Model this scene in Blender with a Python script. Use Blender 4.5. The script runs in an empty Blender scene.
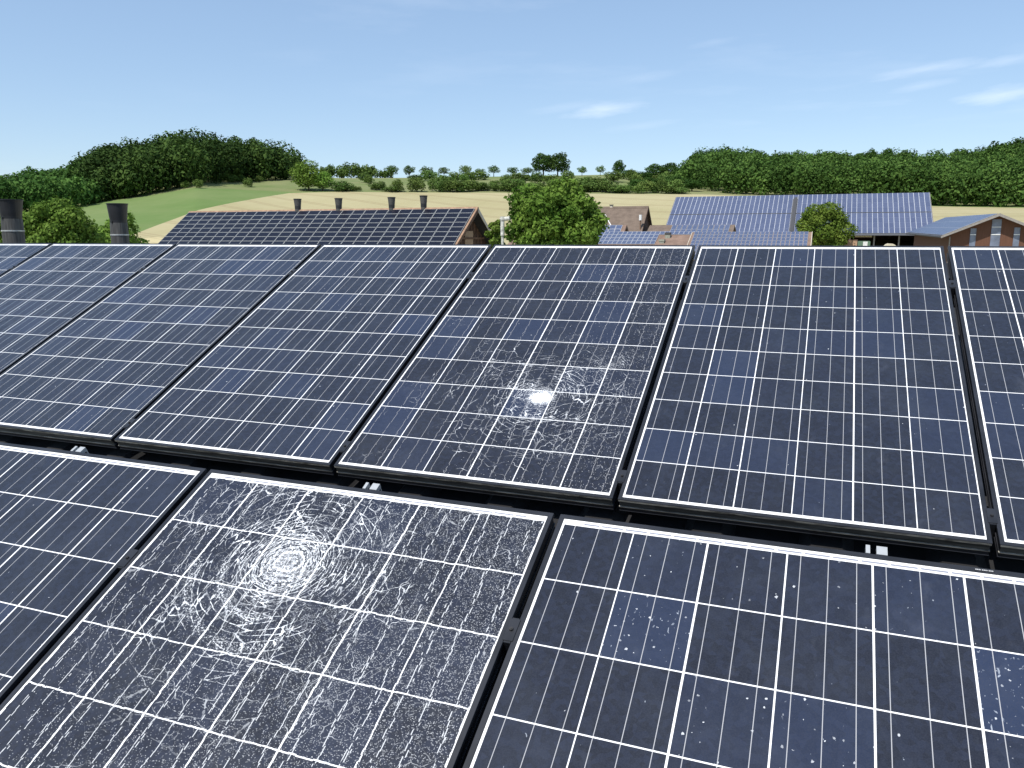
import bpy, bmesh, math, random
import numpy as np
from mathutils import Vector, Matrix, Euler

# ------------------------------------------------------------------ camera, sky, sun, exposure
S = bpy.context.scene
COL = S.collection
F = 798.59
CAM = Vector((1.53136, -2.28615, 0.77256))
RT = Vector((0.9329405, 0.3600307, 0.0)).normalized()
DN = Vector((0.0647850, -0.1678760, -0.9836771)).normalized()
FW = Vector((-0.3541539, 0.9177121, -0.1799429)).normalized()
cam = bpy.data.objects.new('camera', bpy.data.cameras.new('camera'))
COL.objects.link(cam)
M = Matrix((RT, -DN, -FW)).transposed().to_4x4()
M.translation = CAM
cam.matrix_world = M
cam.data.sensor_width = 36.0
cam.data.lens = F * 36.0 / 1024.0
cam.data.clip_start = 0.05
cam.data.clip_end = 5000
S.camera = cam

SUN_EL, SUN_AZ = math.radians(57), math.radians(196)     # azimuth: clockwise from +Y (north), so 180 = from behind the camera
SKY_STRENGTH, SUN_STRENGTH = 0.122, 4.2
S.view_settings.view_transform = 'Standard'
S.view_settings.look = 'None'
S.view_settings.gamma = 1.0
S.view_settings.exposure = 0.35
S.cycles.max_bounces = 8

W = bpy.data.worlds.new('World'); S.world = W
W.use_nodes = True
wn, wl = W.node_tree.nodes, W.node_tree.links
wn.clear()
sky = wn.new('ShaderNodeTexSky'); sky.sky_type = 'NISHITA'; sky.sun_disc = False
sky.sun_elevation = SUN_EL; sky.sun_rotation = SUN_AZ
sky.altitude = 300; sky.air_density = 1.0; sky.dust_density = 0.45; sky.ozone_density = 1.3
bg = wn.new('ShaderNodeBackground'); bg.inputs[1].default_value = SKY_STRENGTH
wo = wn.new('ShaderNodeOutputWorld')

sl = bpy.data.lights.new('sun', 'SUN'); sl.energy = SUN_STRENGTH; sl.angle = math.radians(0.53); sl.color = (1.0, 0.955, 0.88)
so = bpy.data.objects.new('sun', sl); COL.objects.link(so)
sd = Vector((math.sin(SUN_AZ) * math.cos(SUN_EL), math.cos(SUN_AZ) * math.cos(SUN_EL), math.sin(SUN_EL)))
so.rotation_euler = sd.to_track_quat('Z', 'Y').to_euler()
so.location = (0, -20, 30)

def ray(x, y):
    return (FW + RT * ((x - 512) / F) + DN * ((y - 384) / F)).normalized()
def at_r(x, y, r):                    # point seen at pixel (x,y), horizontal distance r
    d = ray(x, y); return CAM + d * (r / math.hypot(d.x, d.y))
def at_y(x, y, Y):                    # point seen at pixel on the world plane y = Y
    d = ray(x, y); return CAM + d * ((Y - CAM.y) / d.y)
def proj(p):
    q = Vector(p) - CAM; z = q.dot(FW)
    return 512 + F * q.dot(RT) / z, 384 + F * q.dot(DN) / z

# ------------------------------------------------------------------ node helper
class NT:
    def __init__(s, tree): s.t = tree; s.n = tree.nodes; s.l = tree.links
    def put(s, sock, v):
        if isinstance(v, bpy.types.NodeSocket): s.l.new(v, sock)
        elif v is not None: sock.default_value = v
    def m(s, op, a, b=None, c=None, clamp=False):
        n = s.n.new('ShaderNodeMath'); n.operation = op; n.use_clamp = clamp
        for i, v in enumerate((a, b, c)):
            if v is not None: s.put(n.inputs[i], v)
        return n.outputs[0]
    def comb(s, x=0., y=0., z=0.):
        n = s.n.new('ShaderNodeCombineXYZ')
        for i, v in enumerate((x, y, z)): s.put(n.inputs[i], v)
        return n.outputs[0]
    def sep(s, v):
        n = s.n.new('ShaderNodeSeparateXYZ'); s.l.new(v, n.inputs[0]); return n.outputs
    def vec(s, op, a, b=None, scale=None):
        n = s.n.new('ShaderNodeVectorMath'); n.operation = op
        s.put(n.inputs[0], a)
        if b is not None: s.put(n.inputs[1], b)
        if scale is not None: s.put(n.inputs['Scale'], scale)
        return n.outputs[0]
    def noise(s, v, scale, detail=2., rough=.5, out='Fac', dim='3D'):
        n = s.n.new('ShaderNodeTexNoise'); n.noise_dimensions = dim
        s.l.new(v, n.inputs['Vector']); n.inputs['Scale'].default_value = scale
        n.inputs['Detail'].default_value = detail; n.inputs['Roughness'].default_value = rough
        return n.outputs[out]
    def vor(s, v, scale, feature='F1', dim='2D', rnd=1.):
        n = s.n.new('ShaderNodeTexVoronoi'); n.voronoi_dimensions = dim; n.feature = feature
        s.l.new(v, n.inputs['Vector']); n.inputs['Scale'].default_value = scale
        n.inputs['Randomness'].default_value = rnd
        return n.outputs
    def wn(s, v, dim='3D'):
        n = s.n.new('ShaderNodeTexWhiteNoise'); n.noise_dimensions = dim
        s.l.new(v, n.inputs['Vector']); return n.outputs
    def ramp(s, v, a, b, lo=0., hi=1.):
        n = s.n.new('ShaderNodeMapRange'); n.clamp = True
        s.put(n.inputs[0], v); s.put(n.inputs[1], a); s.put(n.inputs[2], b)
        n.inputs[3].default_value = lo; n.inputs[4].default_value = hi
        return n.outputs[0]
    def mix(s, f, a, b, blend='MIX'):
        n = s.n.new('ShaderNodeMix'); n.data_type = 'RGBA'; n.blend_type = blend
        s.put(n.inputs[0], f)
        for i, v in ((6, a), (7, b)):
            if isinstance(v, tuple) and len(v) == 3: v = v + (1.,)
            s.put(n.inputs[i], v)
        return n.outputs[2]
    def coord(s, out='Object'):
        return s.n.new('ShaderNodeTexCoord').outputs[out]

def mat(name):
    m = bpy.data.materials.new(name); m.use_nodes = True
    t = NT(m.node_tree); b = m.node_tree.nodes['Principled BSDF']
    return m, t, b

# sky with a few thin streaks of cirrus
def sky_nodes():
    t = NT(W.node_tree)
    v = t.coord('Generated')
    x, y, z = t.sep(v)
    # plane projection of a high layer
    zz = t.m('MAXIMUM', z, 0.02)
    p = t.comb(t.m('DIVIDE', x, zz), t.m('DIVIDE', y, zz), 0.)
    rx = t.m('ADD', t.m('MULTIPLY', t.m('DIVIDE', x, zz), .93), t.m('MULTIPLY', t.m('DIVIDE', y, zz), .36))
    ry = t.m('ADD', t.m('MULTIPLY', t.m('DIVIDE', x, zz), -.36), t.m('MULTIPLY', t.m('DIVIDE', y, zz), .93))
    n1 = t.noise(t.comb(t.m('MULTIPLY', rx, .8), t.m('MULTIPLY', ry, .9), 3.1), 1.0, 6., .6)
    n2 = t.noise(t.comb(t.m('MULTIPLY', rx, .22), t.m('MULTIPLY', ry, .25), 7.7), 1.0, 2., .5)
    wisp = t.m('MULTIPLY', t.ramp(n1, .52, .78), t.ramp(n2, .46, .66))
    # the small brighter clouds: soft spots at fixed sky directions, broken up by noise
    tot = t.m('MULTIPLY', wisp, .16)
    for (px, py, w, h, a) in ((606, 109, .050, .0085, .62), (575, 106, .07, .006, .18), (1002, 95, .045, .009, .60), (925, 69, .06, .006, .45), (1010, 60, .04, .007, .35), (920, 86, .035, .005, .25), (640, 78, .05, .007, .16), (715, 42, .03, .005, .15), (640, 126, .05, .005, .16)):
        d = ray(px, py)
        u = Vector((d.y, -d.x, 0)).normalized(); q = d.cross(u)
        du = t.vec('DOT_PRODUCT', v, tuple(u)); 
        n = [k for k in t.n if k.type == 'VECT_MATH'][-1]
        du = n.outputs['Value']
        t.vec('DOT_PRODUCT', v, tuple(q)); n = [k for k in t.n if k.type == 'VECT_MATH'][-1]; dv = n.outputs['Value']
        dv = t.m('ADD', t.m('SUBTRACT', dv, 0.0), t.m('MULTIPLY', du, .10))
        nn = t.noise(t.comb(t.m('MULTIPLY', du, 22.), t.m('MULTIPLY', dv, 110.), px * .37), 1., 5., .6)
        r = t.m('SQRT', t.m('ADD', t.m('POWER', t.m('DIVIDE', du, w), 2.), t.m('POWER', t.m('DIVIDE', dv, h), 2.)))
        e = t.m('SUBTRACT', t.m('ADD', t.m('MULTIPLY', nn, 1.6), .1), r)
        tot = t.m('MAXIMUM', tot, t.m('MULTIPLY', t.ramp(e, -.15, .95), a * .48))
    up = t.ramp(z, .01, .05)
    fac = t.m('MULTIPLY', tot, up, clamp=True)
    col = t.mix(fac, t.mix(.40, sky.outputs[0], (2.6, 3.85, 5.7)), (8.2, 8.6, 9.2))
    t.l.new(col, bg.inputs[0]); t.l.new(bg.outputs[0], wo.inputs[0])
sky_nodes()

# ------------------------------------------------------------------ tags and mesh helpers
ORD = ['first', 'second', 'third', 'fourth', 'fifth', 'sixth', 'seventh', 'eighth', 'ninth', 'tenth', 'eleventh', 'twelfth', 'thirteenth', 'fourteenth', 'fifteenth', 'sixteenth', 'seventeenth', 'eighteenth', 'nineteenth', 'twentieth', 'twenty-first', 'twenty-second', 'twenty-third', 'twenty-fourth', 'twenty-fifth', 'twenty-sixth', 'twenty-seventh', 'twenty-eighth', 'twenty-ninth', 'thirtieth', 'thirty-first', 'thirty-second', 'thirty-third', 'thirty-fourth', 'thirty-fifth', 'thirty-sixth', 'thirty-seventh', 'thirty-eighth', 'thirty-ninth', 'fortieth', 'forty-first', 'forty-second', 'forty-third', 'forty-fourth', 'forty-fifth']
def tag(o, label=None, cat=None, group=None, kind=None):
    if label: o['label'] = label
    if cat: o['category'] = cat
    if group: o['group'] = group
    if kind: o['kind'] = kind
    return o
def empty(name, loc=(0, 0, 0), rot=(0, 0, 0)):
    o = bpy.data.objects.new(name, None); COL.objects.link(o)
    o.location = loc; o.rotation_euler = rot; o.empty_display_size = .2
    return o
def copy_obj(o, parent=None):
    c = o.copy(); COL.objects.link(c)
    if parent is not None: c.parent = parent
    return c
def copy_thing(root):
    r = copy_obj(root)
    for ch in list(root.children):
        c = copy_obj(ch, r)
        for g in list(ch.children): copy_obj(g, c)
    return r

class MB:
    """collects boxes, prisms and tubes into ONE mesh"""
    def __init__(s): s.v = []; s.f = []; s.mi = []
    def add(s, vs, fs, mi=0):
        b = len(s.v); s.v += [tuple(p) for p in vs]
        for f in fs: s.f.append(tuple(b + i for i in f)); s.mi.append(mi)
        return s
    def box(s, x0, x1, y0, y1, z0, z1, mi=0, Mx=None):
        vs = [Vector((x, y, z)) for z in (z0, z1) for y in (y0, y1) for x in (x0, x1)]
        if Mx is not None: vs = [Mx @ v for v in vs]
        return s.add(vs, [(0, 2, 3, 1), (4, 5, 7, 6), (0, 1, 5, 4), (2, 6, 7, 3), (0, 4, 6, 2), (1, 3, 7, 5)], mi)
    def prism(s, poly, y0, y1, axis='x', mi=0):
        # poly in (a,b); extruded along axis from y0 to y1: axis x -> (t,a,b), axis y -> (a,t,b), axis z -> (a,b,t)
        def P(a, b, t): return {'x': (t, a, b), 'y': (a, t, b), 'z': (a, b, t)}[axis]
        n = len(poly)
        vs = [P(a, b, y0) for a, b in poly] + [P(a, b, y1) for a, b in poly]
        fs = [tuple(range(n))[::-1], tuple(range(n, 2 * n))] + [(i, (i + 1) % n, n + (i + 1) % n, n + i) for i in range(n)]
        return s.add(vs, fs, mi)
    def tube(s, p0, p1, r0, r1=None, seg=12, mi=0, cap=True):
        p0, p1 = Vector(p0), Vector(p1); r1 = r0 if r1 is None else r1
        d = (p1 - p0).normalized(); a = d.orthogonal().normalized(); b = d.cross(a)
        vs = []
        for p, r in ((p0, r0), (p1, r1)):
            for k in range(seg):
                w = 2 * math.pi * k / seg; vs.append(p + (a * math.cos(w) + b * math.sin(w)) * r)
        fs = [(k, (k + 1) % seg, seg + (k + 1) % seg, seg + k) for k in range(seg)]
        if cap: fs += [tuple(range(seg))[::-1], tuple(range(seg, 2 * seg))]
        return s.add(vs, fs, mi)
    def lathe(s, prof, seg=28, mi=0):
        vs = []
        for r, z in prof:
            for k in range(seg):
                w = 2 * math.pi * k / seg; vs.append((r * math.cos(w), r * math.sin(w), z))
        fs = []
        for i in range(len(prof) - 1):
            for k in range(seg):
                fs.append((i * seg + k, i * seg + (k + 1) % seg, (i + 1) * seg + (k + 1) % seg, (i + 1) * seg + k))
        return s.add(vs, fs, mi)
    def mesh(s, name, mats, smooth=False, bevel=0):
        me = bpy.data.meshes.new(name); me.from_pydata(s.v, [], s.f)
        for m in (mats if isinstance(mats, (list, tuple)) else [mats]): me.materials.append(m)
        me.polygons.foreach_set('material_index', s.mi)
        bm = bmesh.new(); bm.from_mesh(me)
        if bevel:
            bmesh.ops.bevel(bm, geom=[e for e in bm.edges if len(e.link_faces) == 2 and e.calc_face_angle(0) > .6], offset=bevel, segments=1, affect='EDGES', clamp_overlap=True)
        bmesh.ops.recalc_face_normals(bm, faces=bm.faces[:]); bm.to_mesh(me); bm.free()
        if smooth: me.polygons.foreach_set('use_smooth', [True] * len(me.polygons))
        return me
    def build(s, name, mats, parent=None, **k):
        o = bpy.data.objects.new(name, s.mesh(name, mats, **k)); COL.objects.link(o)
        if parent is not None: o.parent = parent
        return o

# ------------------------------------------------------------------ plain materials
def plain(name, col, rough=.7, metal=0., var=.12, scale=6., spec=.5, stretch=(1, 1, 1), bump=0., col2=None, detail=4.):
    m, t, b = mat(name)
    c = t.vec('MULTIPLY', t.coord(), stretch)
    n = t.noise(c, scale, detail, .6)
    if col2 is None: col2 = tuple(x * (1 - 2.2 * var) for x in col)
    t.put(b.inputs['Base Color'], t.mix(t.ramp(n, .3, .7), tuple(min(1, x * (1 + var)) for x in col), col2))
    b.inputs['Roughness'].default_value = rough; b.inputs['Metallic'].default_value = metal
    b.inputs['Specular IOR Level'].default_value = spec
    if bump:
        bn = t.n.new('ShaderNodeBump'); bn.inputs['Strength'].default_value = bump; bn.inputs['Distance'].default_value = .02
        t.l.new(n, bn.inputs['Height']); t.l.new(bn.outputs[0], b.inputs['Normal'])
    return m

M_FRAME = plain('black anodised aluminium', (.022, .023, .028), .36, 0., .25, 9., .5)
M_LIP = plain('frame edge in painted sun', (.42, .40, .34), .42, .25, .45, 14., .5, (1, 6, 6))  # lighter than the black frame: grazing sunlight put into the colour
M_FRONT = plain('frame front in painted sun', (.085, .080, .068), .5, .0, .5, 5., .5, (1, 9, 9))  # brownish streaks of low sun and reflections painted onto the front face
M_DARK = plain('black rubber', (.008, .008, .009), .6)
M_STEEL = plain('bare aluminium', (.62, .62, .60), .4, .6, .08, 30.)
M_RAIL = plain('dark rail', (.03, .03, .032), .5, .3)
M_MEMB = plain('dark roof sheeting', (.012, .012, .014), .85, 0, .3, 3.)
M_STACK_TOP = plain('black plastic', (.018, .018, .021), .42, 0., .2, 4.)
M_STACK = plain('weathered grey plastic', (.07, .068, .064), .6, 0., .3, 5., .5, (6, 6, .4))
M_BAND = plain('clamp band', (.55, .55, .53), .4, .5)

# ------------------------------------------------------------------ foreground panels
PW, PH = 0.968, 1.6315            # white laminate inside the frame
PX = 1.0076                       # pitch of the columns
LIP = .0115                       # width of the frame lip
FD = .050                         # depth of the frame
CP, SX, TYT, CV = .16022, .0045, .0155, .16055
TILT = math.radians(26.767)

def cell_material(name, crack=None, specks=.0, bluish=.35):
    m, t, b = mat(name)
    P = t.coord(); x, y, _ = t.sep(P)
    oi = t.n.new('ShaderNodeObjectInfo').outputs['Random']
    seed = t.m('MULTIPLY', oi, 57.)
    xb, yb, xg, yg = x, y, x, y
    if crack:
        seedv = crack['seed']
        PS = t.comb(x, y, seedv)
        P2 = t.comb(t.m('ADD', x, seedv * 1.7), t.m('ADD', y, seedv * .9), 0.)
        # broken glass shifts what is seen through it, fragment by fragment
        fr = t.vor(P2, crack['frag'])
        fx, fy, fz = t.sep(fr['Color'])
        st = crack['shift']
        xb = t.m('ADD', x, t.m('MULTIPLY', t.m('SUBTRACT', fx, .5), st))
        yb = t.m('ADD', y, t.m('MULTIPLY', t.m('SUBTRACT', fy, .5), st))
        xg = t.m('ADD', x, t.m('MULTIPLY', t.m('SUBTRACT', fx, .5), st * .22))
        yg = t.m('ADD', y, t.m('MULTIPLY', t.m('SUBTRACT', fy, .5), st * .22))
    def grid(xx, yy):
        u = t.m('DIVIDE', t.m('SUBTRACT', xx, SX), CP)
        v = t.m('DIVIDE', t.m('SUBTRACT', yy, PH - TYT - 10 * CV), CV)
        return u, v
    u, v = grid(xg, yg)
    fu, fv = t.m('FRACT', u), t.m('FRACT', v)
    iu, iv = t.m('FLOOR', u), t.m('FLOOR', v)
    du = t.m('MULTIPLY', t.m('MINIMUM', fu, t.m('SUBTRACT', 1., fu)), CP)
    dv = t.m('MULTIPLY', t.m('MINIMUM', fv, t.m('SUBTRACT', 1., fv)), CV)
    inside = t.m('MULTIPLY', t.m('MULTIPLY', t.m('GREATER_THAN', u, 0.), t.m('LESS_THAN', u, 6.)), t.m('MULTIPLY', t.m('GREATER_THAN', v, 0.), t.m('LESS_THAN', v, 10.)))
    lineu = t.m('ROUND', u)
    wv = t.m('ADD', .0012, t.m('MULTIPLY', t.wn(t.comb(lineu, seed, 3.), '3D')['Value'], .0010))
    cell = t.m('MULTIPLY', inside, t.m('MULTIPLY', t.m('GREATER_THAN', du, wv), t.m('GREATER_THAN', dv, .00145)))
    # bus bars
    ub, vb = grid(xb, yb)
    fb = t.m('FRACT', t.m('MULTIPLY', ub, 3.))
    jit = t.m('MULTIPLY', t.m('SUBTRACT', t.wn(t.comb(iu, t.m('FLOOR', t.m('MULTIPLY', ub, 3.)), seed), '3D')['Value'], .5), .16)
    db = t.m('MULTIPLY', t.m('ABSOLUTE', t.m('SUBTRACT', t.m('SUBTRACT', fb, .5), jit)), CP / 3)
    bar = t.m('LESS_THAN', db,   .00075 if not crack else crack['bar'])
    # cells: polycrystalline blue-black, each cut from another wafer
    w = t.wn(t.comb(iu, iv, seed), '3D')
    wr, wg, wb = t.sep(w['Color'])
    blue = t.ramp(w['Value'], .62 - .20 * specks, .98 - .16 * specks)
    dark = t.mix(wr, (.0072, .0090, .0165), (.0108, .0132, .0240))
    cc = t.mix(t.m('MULTIPLY', blue, bluish), dark, (.022, .042, .105))
    gr = t.vor(P, 95.)['Color']
    g1 = t.sep(gr)[0]
    cc = t.mix(t.m('MULTIPLY', t.m('SUBTRACT', g1, .2), .55, clamp=True), cc, t.mix(.5, cc, (.030, .042, .085)))
    fine = t.noise(P, 420., 2., .6)
    cc = t.mix(t.ramp(fine, .35, .75, 0., .35), cc, (.040, .044, .060))
    dirt = t.noise(t.comb(x, y, seed), 7., 5., .65)
    cc = t.mix(t.ramp(dirt, .45, .85, 0., .20), cc, (.066, .078, .100))
    back = t.mix(t.ramp(t.noise(P, 60., 3.), .35, .7), (.86, .86, .85), (.76, .76, .75))
    # tinned ribbon behind the top border
    ry = t.m('SUBTRACT', y, PH - .0095)
    rib = t.m('MULTIPLY', t.m('LESS_THAN', t.m('ABSOLUTE', ry), .0022), t.m('GREATER_THAN', t.m('FRACT', t.m('MULTIPLY', t.m('ADD', t.m('DIVIDE', t.m('SUBTRACT', x, SX), CP), .16), 3.)), .10))
    rib = t.m('MULTIPLY', rib, t.m('MULTIPLY', t.m('GREATER_THAN', x, .05), t.m('LESS_THAN', x, PW - .05)))
    back = t.mix(t.m('MULTIPLY', rib, .8), back, (.09, .10, .16))
    col = t.mix(cell, back, cc)
    onc = t.m('MULTIPLY', bar, t.m('MULTIPLY', cell, 1.))
    col = t.mix(onc, col, (.36, .36, .37) if not crack else crack['barcol'])
    # specks of dirt and droppings, thicker on some cells
    sp = t.vor(t.comb(t.m('ADD', x, t.m('MULTIPLY', seed, 3.)), t.m('MULTIPLY', y, 1.0), 0.), 62.)
    sr, sg, sb = t.sep(sp['Color'])
    szz = t.noise(P, 300., 2.)
    thr = t.m('ADD', .0, t.m('MULTIPLY', t.m('POWER', sg, 2.), .15))
    on = t.m('GREATER_THAN', sr, t.m('SUBTRACT', .992 - .02 * specks, t.m('MULTIPLY', blue, .02 + .36 * specks)))
    speck = t.m('MULTIPLY', on, t.m('LESS_THAN', t.m('ADD', sp['Distance'], t.m('MULTIPLY', t.m('SUBTRACT', szz, .5), .45)), thr))
    col = t.mix(t.m('MULTIPLY', speck, t.ramp(sb, 0., 1., .2, .95)), col, (.62, .64, .66))
    fl = t.noise(t.vec('ADD', t.vec('MULTIPLY', P, (1., .55, 1.)), t.vec('SCALE', t.vec('SUBTRACT', t.noise(P, 25., 1., .5, 'Color'), (.5, .5, .5)), scale=.03)), 150., 1.5, .5)
    ft = t.m('SUBTRACT', .79 if not crack else 1.5, t.m('MULTIPLY', blue, .015 + .11 * specks))
    col = t.mix(t.m('MULTIPLY', t.ramp(t.m('SUBTRACT', fl, ft), 0., .03), t.ramp(t.noise(P, 40., 1.), .35, .65, .1, .75)), col, (.42, .46, .52))
    smear = t.noise(t.comb(x, t.m('MULTIPLY', y, .5), seed), 13., 4., .7)
    col = t.mix(t.ramp(smear, .60, .80, 0., .07), col, (.30, .32, .38))
    bump_h = t.m('MULTIPLY', fine, .15)
    coat = .95; cr = .11
    if crack:
        tot = None
        def addw(a):
            nonlocal tot
            tot = a if tot is None else t.m('MAXIMUM', tot, a)
        cn = t.noise(PS, 9., 3., .6, 'Color')
        wob = t.vec('SCALE', t.vec('SUBTRACT', cn, (.5, .5, .5)), scale=.10)
        Q = t.vec('ADD', P2, wob)
        # wandering cracks over the whole sheet, in patches
        h0 = crack['hits'][0]
        dist = t.m('SQRT', t.m('ADD', t.m('POWER', t.m('SUBTRACT', x, h0[0]), 2.), t.m('POWER', t.m('SUBTRACT', y, h0[1]), 2.)))
        fall = t.ramp(dist, crack['near'], crack['far'], 0., crack['drop'])
        for k, (sc, wd, lo, hi, amp) in enumerate(crack['web']):
            e = t.vor(t.vec('ADD', Q, (k * 3.3, k * 1.9, 0.)), sc, 'DISTANCE_TO_EDGE')['Distance']
            pn = t.m('SUBTRACT', t.noise(t.comb(x, y, seedv + 5. * k + 1.), 6.5, 4., .65), fall)
            br = t.noise(t.comb(x, y, seedv + 9.), 70., 2., .6)
            wdt = t.m('MULTIPLY', t.ramp(br, .35, .7, .15, 1.6), wd * sc)
            addw(t.m('MULTIPLY', t.m('MULTIPLY', t.m('LESS_THAN', e, wdt), t.ramp(pn, lo, hi)), amp))
        # impacts
        for (cx, cy, core, R, amp, kind) in crack['hits']:
            dx, dy = t.m('SUBTRACT', x, cx), t.m('SUBTRACT', y, cy)
            wx = t.sep(wob)
            dx = t.m('ADD', dx, t.m('MULTIPLY', wx[0], .22)); dy = t.m('ADD', dy, t.m('MULTIPLY', wx[1], .22))
            r = t.m('SQRT', t.m('ADD', t.m('MULTIPLY', dx, dx), t.m('MULTIPLY', dy, dy)))
            th = t.m('ARCTAN2', dy, dx)
            lr = t.m('LOGARITHM', t.m('MAXIMUM', r, .002), 2.718)
            # fragments get larger outwards; wider around than across -> rings of slivers
            pol = t.comb(t.m('ADD', t.m('MULTIPLY', lr, crack['ring']), cx * 9.), t.m('MULTIPLY', th, crack['arc']), 0.)
            e = t.vor(pol, 1., 'DISTANCE_TO_EDGE', '2D')['Distance']
            br = t.noise(t.comb(x, y, seedv + 4.), 110., 2., .6)
            wdt = t.m('MULTIPLY', t.ramp(br, .36, .72, .0, 1.5), t.ramp(r, core, R * .6, .085, .022))
            mk = t.m('MULTIPLY', t.m('LESS_THAN', e, wdt), t.ramp(r, R * .35, R, 1., 0.))
            pn = t.noise(t.comb(x, y, seedv + 2.), 11., 3., .6)
            mk = t.m('MULTIPLY', mk, t.m('MAXIMUM', t.ramp(pn, .45, .58), t.ramp(r, core * 1.0, core * 1.8, 1., 0.)))
            addw(t.m('MULTIPLY', mk, amp))
            # radial splinters
            rad = t.comb(t.m('MULTIPLY', th, 9.), t.m('ADD', t.m('MULTIPLY', lr, 1.3), cy * 7.), 0.)
            e2 = t.vor(rad, 1., 'DISTANCE_TO_EDGE', '2D')['Distance']
            addw(t.m('MULTIPLY', t.m('MULTIPLY', t.m('LESS_THAN', e2, t.m('MULTIPLY', wdt, .55)), t.ramp(r, R * .25, R * .7, 1., 0.)), t.m('MULTIPLY', t.ramp(pn, .52, .66), amp * .6)))
            if kind == 'eye':
                # crushed rings around the point of impact
                ph = t.m('ADD', t.m('MULTIPLY', r, 330.), t.m('ADD', t.m('MULTIPLY', th, 1.0), t.m('MULTIPLY', pn, 5.)))
                rg = t.m('SINE', ph)
                nz = t.noise(t.comb(t.m('MULTIPLY', r, 240.), t.m('MULTIPLY', th, 5.), 1.), 1., 3., .7)
                k = t.m('ADD', t.m('MULTIPLY', rg, .30), t.m('MULTIPLY', t.m('SUBTRACT', nz, .5), 2.6))
                env = t.m('MULTIPLY', t.ramp(r, core * 1.6, core * .5, 0., 1.), t.ramp(r, .006, .014))
                addw(t.m('MULTIPLY', t.ramp(k, .16, .62), t.m('MULTIPLY', env, .75)))
                big = t.noise(t.comb(x, y, 6.), 26., 3., .65)
                rw_ = t.m('ADD', r, t.m('MULTIPLY', t.m('SUBTRACT', big, .5), core * .34))
                rw_ = t.m('ADD', rw_, t.m('MULTIPLY', t.m('SINE', th), -core * .05))
                f2 = t.noise(t.comb(x, y, 7.), 210., 3., .75)
                for (rad_, wd_, th_, am_) in ((.20, .05, .50, .8), (.38, .06, .44, .95), (.55, .045, .50, .85), (.74, .06, .52, .8), (1.0, .08, .55, .7), (1.32, .09, .56, .75), (1.9, .26, .525, .75), (2.75, .30, .545, .7)):
                    rm = t.ramp(t.m('ABSOLUTE', t.m('SUBTRACT', rw_, core * rad_)), core * wd_ * 1.7, core * wd_ * .2)
                    low = 1. if rad_ < 1.2 else t.ramp(t.m('ADD', t.m('MULTIPLY', t.m('SINE', t.m('ADD', th, .5)), -.5), big), .45, .85)
                    addw(t.m('MULTIPLY', t.m('GREATER_THAN', f2, t.m('SUBTRACT', th_ + .26, t.m('MULTIPLY', t.m('MULTIPLY', rm, low), .26 if rad_ < 1.2 else .235))), am_))
            elif kind == 'core':
                nz = t.noise(t.comb(x, y, 2.), 48., 4., .75)
                n2 = t.noise(t.comb(x, y, 8.), 260., 2., .7)
                rr = t.m('SQRT', t.m('ADD', t.m('MULTIPLY', t.m('MULTIPLY', dx, dx), .55), t.m('MULTIPLY', dy, dy)))
                rr = t.m('ADD', rr, t.m('MULTIPLY', t.m('SUBTRACT', nz, .5), core * 2.2))
                addw(t.m('MULTIPLY', t.m('GREATER_THAN', n2, t.ramp(rr, core * .45, core * 1.25, .34, .64)), t.ramp(rr, core * 1.3, core * 1.1, 0., .93)))
                k = t.noise(t.comb(x, y, 5.), 150., 2., .7)
                addw(t.m('MULTIPLY', t.m('GREATER_THAN', k, t.ramp(r, core, core * 4., .53, .68)), t.m('MULTIPLY', t.ramp(r, core * 4., core, 0., .55), t.ramp(nz, .35, .6))))
        # glass dust glinting between the cracks
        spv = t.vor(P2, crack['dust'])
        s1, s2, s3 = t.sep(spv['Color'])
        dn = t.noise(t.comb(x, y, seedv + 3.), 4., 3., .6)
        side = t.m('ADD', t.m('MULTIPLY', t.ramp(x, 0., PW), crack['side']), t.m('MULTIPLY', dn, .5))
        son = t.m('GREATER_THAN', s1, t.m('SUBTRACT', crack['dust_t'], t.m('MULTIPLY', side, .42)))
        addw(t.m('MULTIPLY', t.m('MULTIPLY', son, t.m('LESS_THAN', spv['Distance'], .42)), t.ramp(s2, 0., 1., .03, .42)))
        col = t.mix(t.m('MULTIPLY', tot, 1., clamp=True), col, (.86, .88, .90))
        bump_h = t.m('ADD', t.m('MULTIPLY', fine, .3), t.m('ADD', t.m('MULTIPLY', fz, 1.2), tot))
        cr = .28; coat = .7
    t.put(b.inputs['Base Color'], col)
    b.inputs['Roughness'].default_value = .65
    b.inputs['Specular IOR Level'].default_value = .15
    b.inputs['Coat Weight'].default_value = coat
    b.inputs['Coat IOR'].default_value = 1.38
    t.put(b.inputs['Coat Roughness'], t.ramp(dirt, .3, .8, cr, cr + .16))
    bn = t.n.new('ShaderNodeBump'); bn.inputs['Strength'].default_value = .25 if crack else .05; bn.inputs['Distance'].default_value = .001
    t.l.new(bump_h, bn.inputs['Height']); t.l.new(bn.outputs[0], b.inputs['Coat Normal'])
    return m

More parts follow.
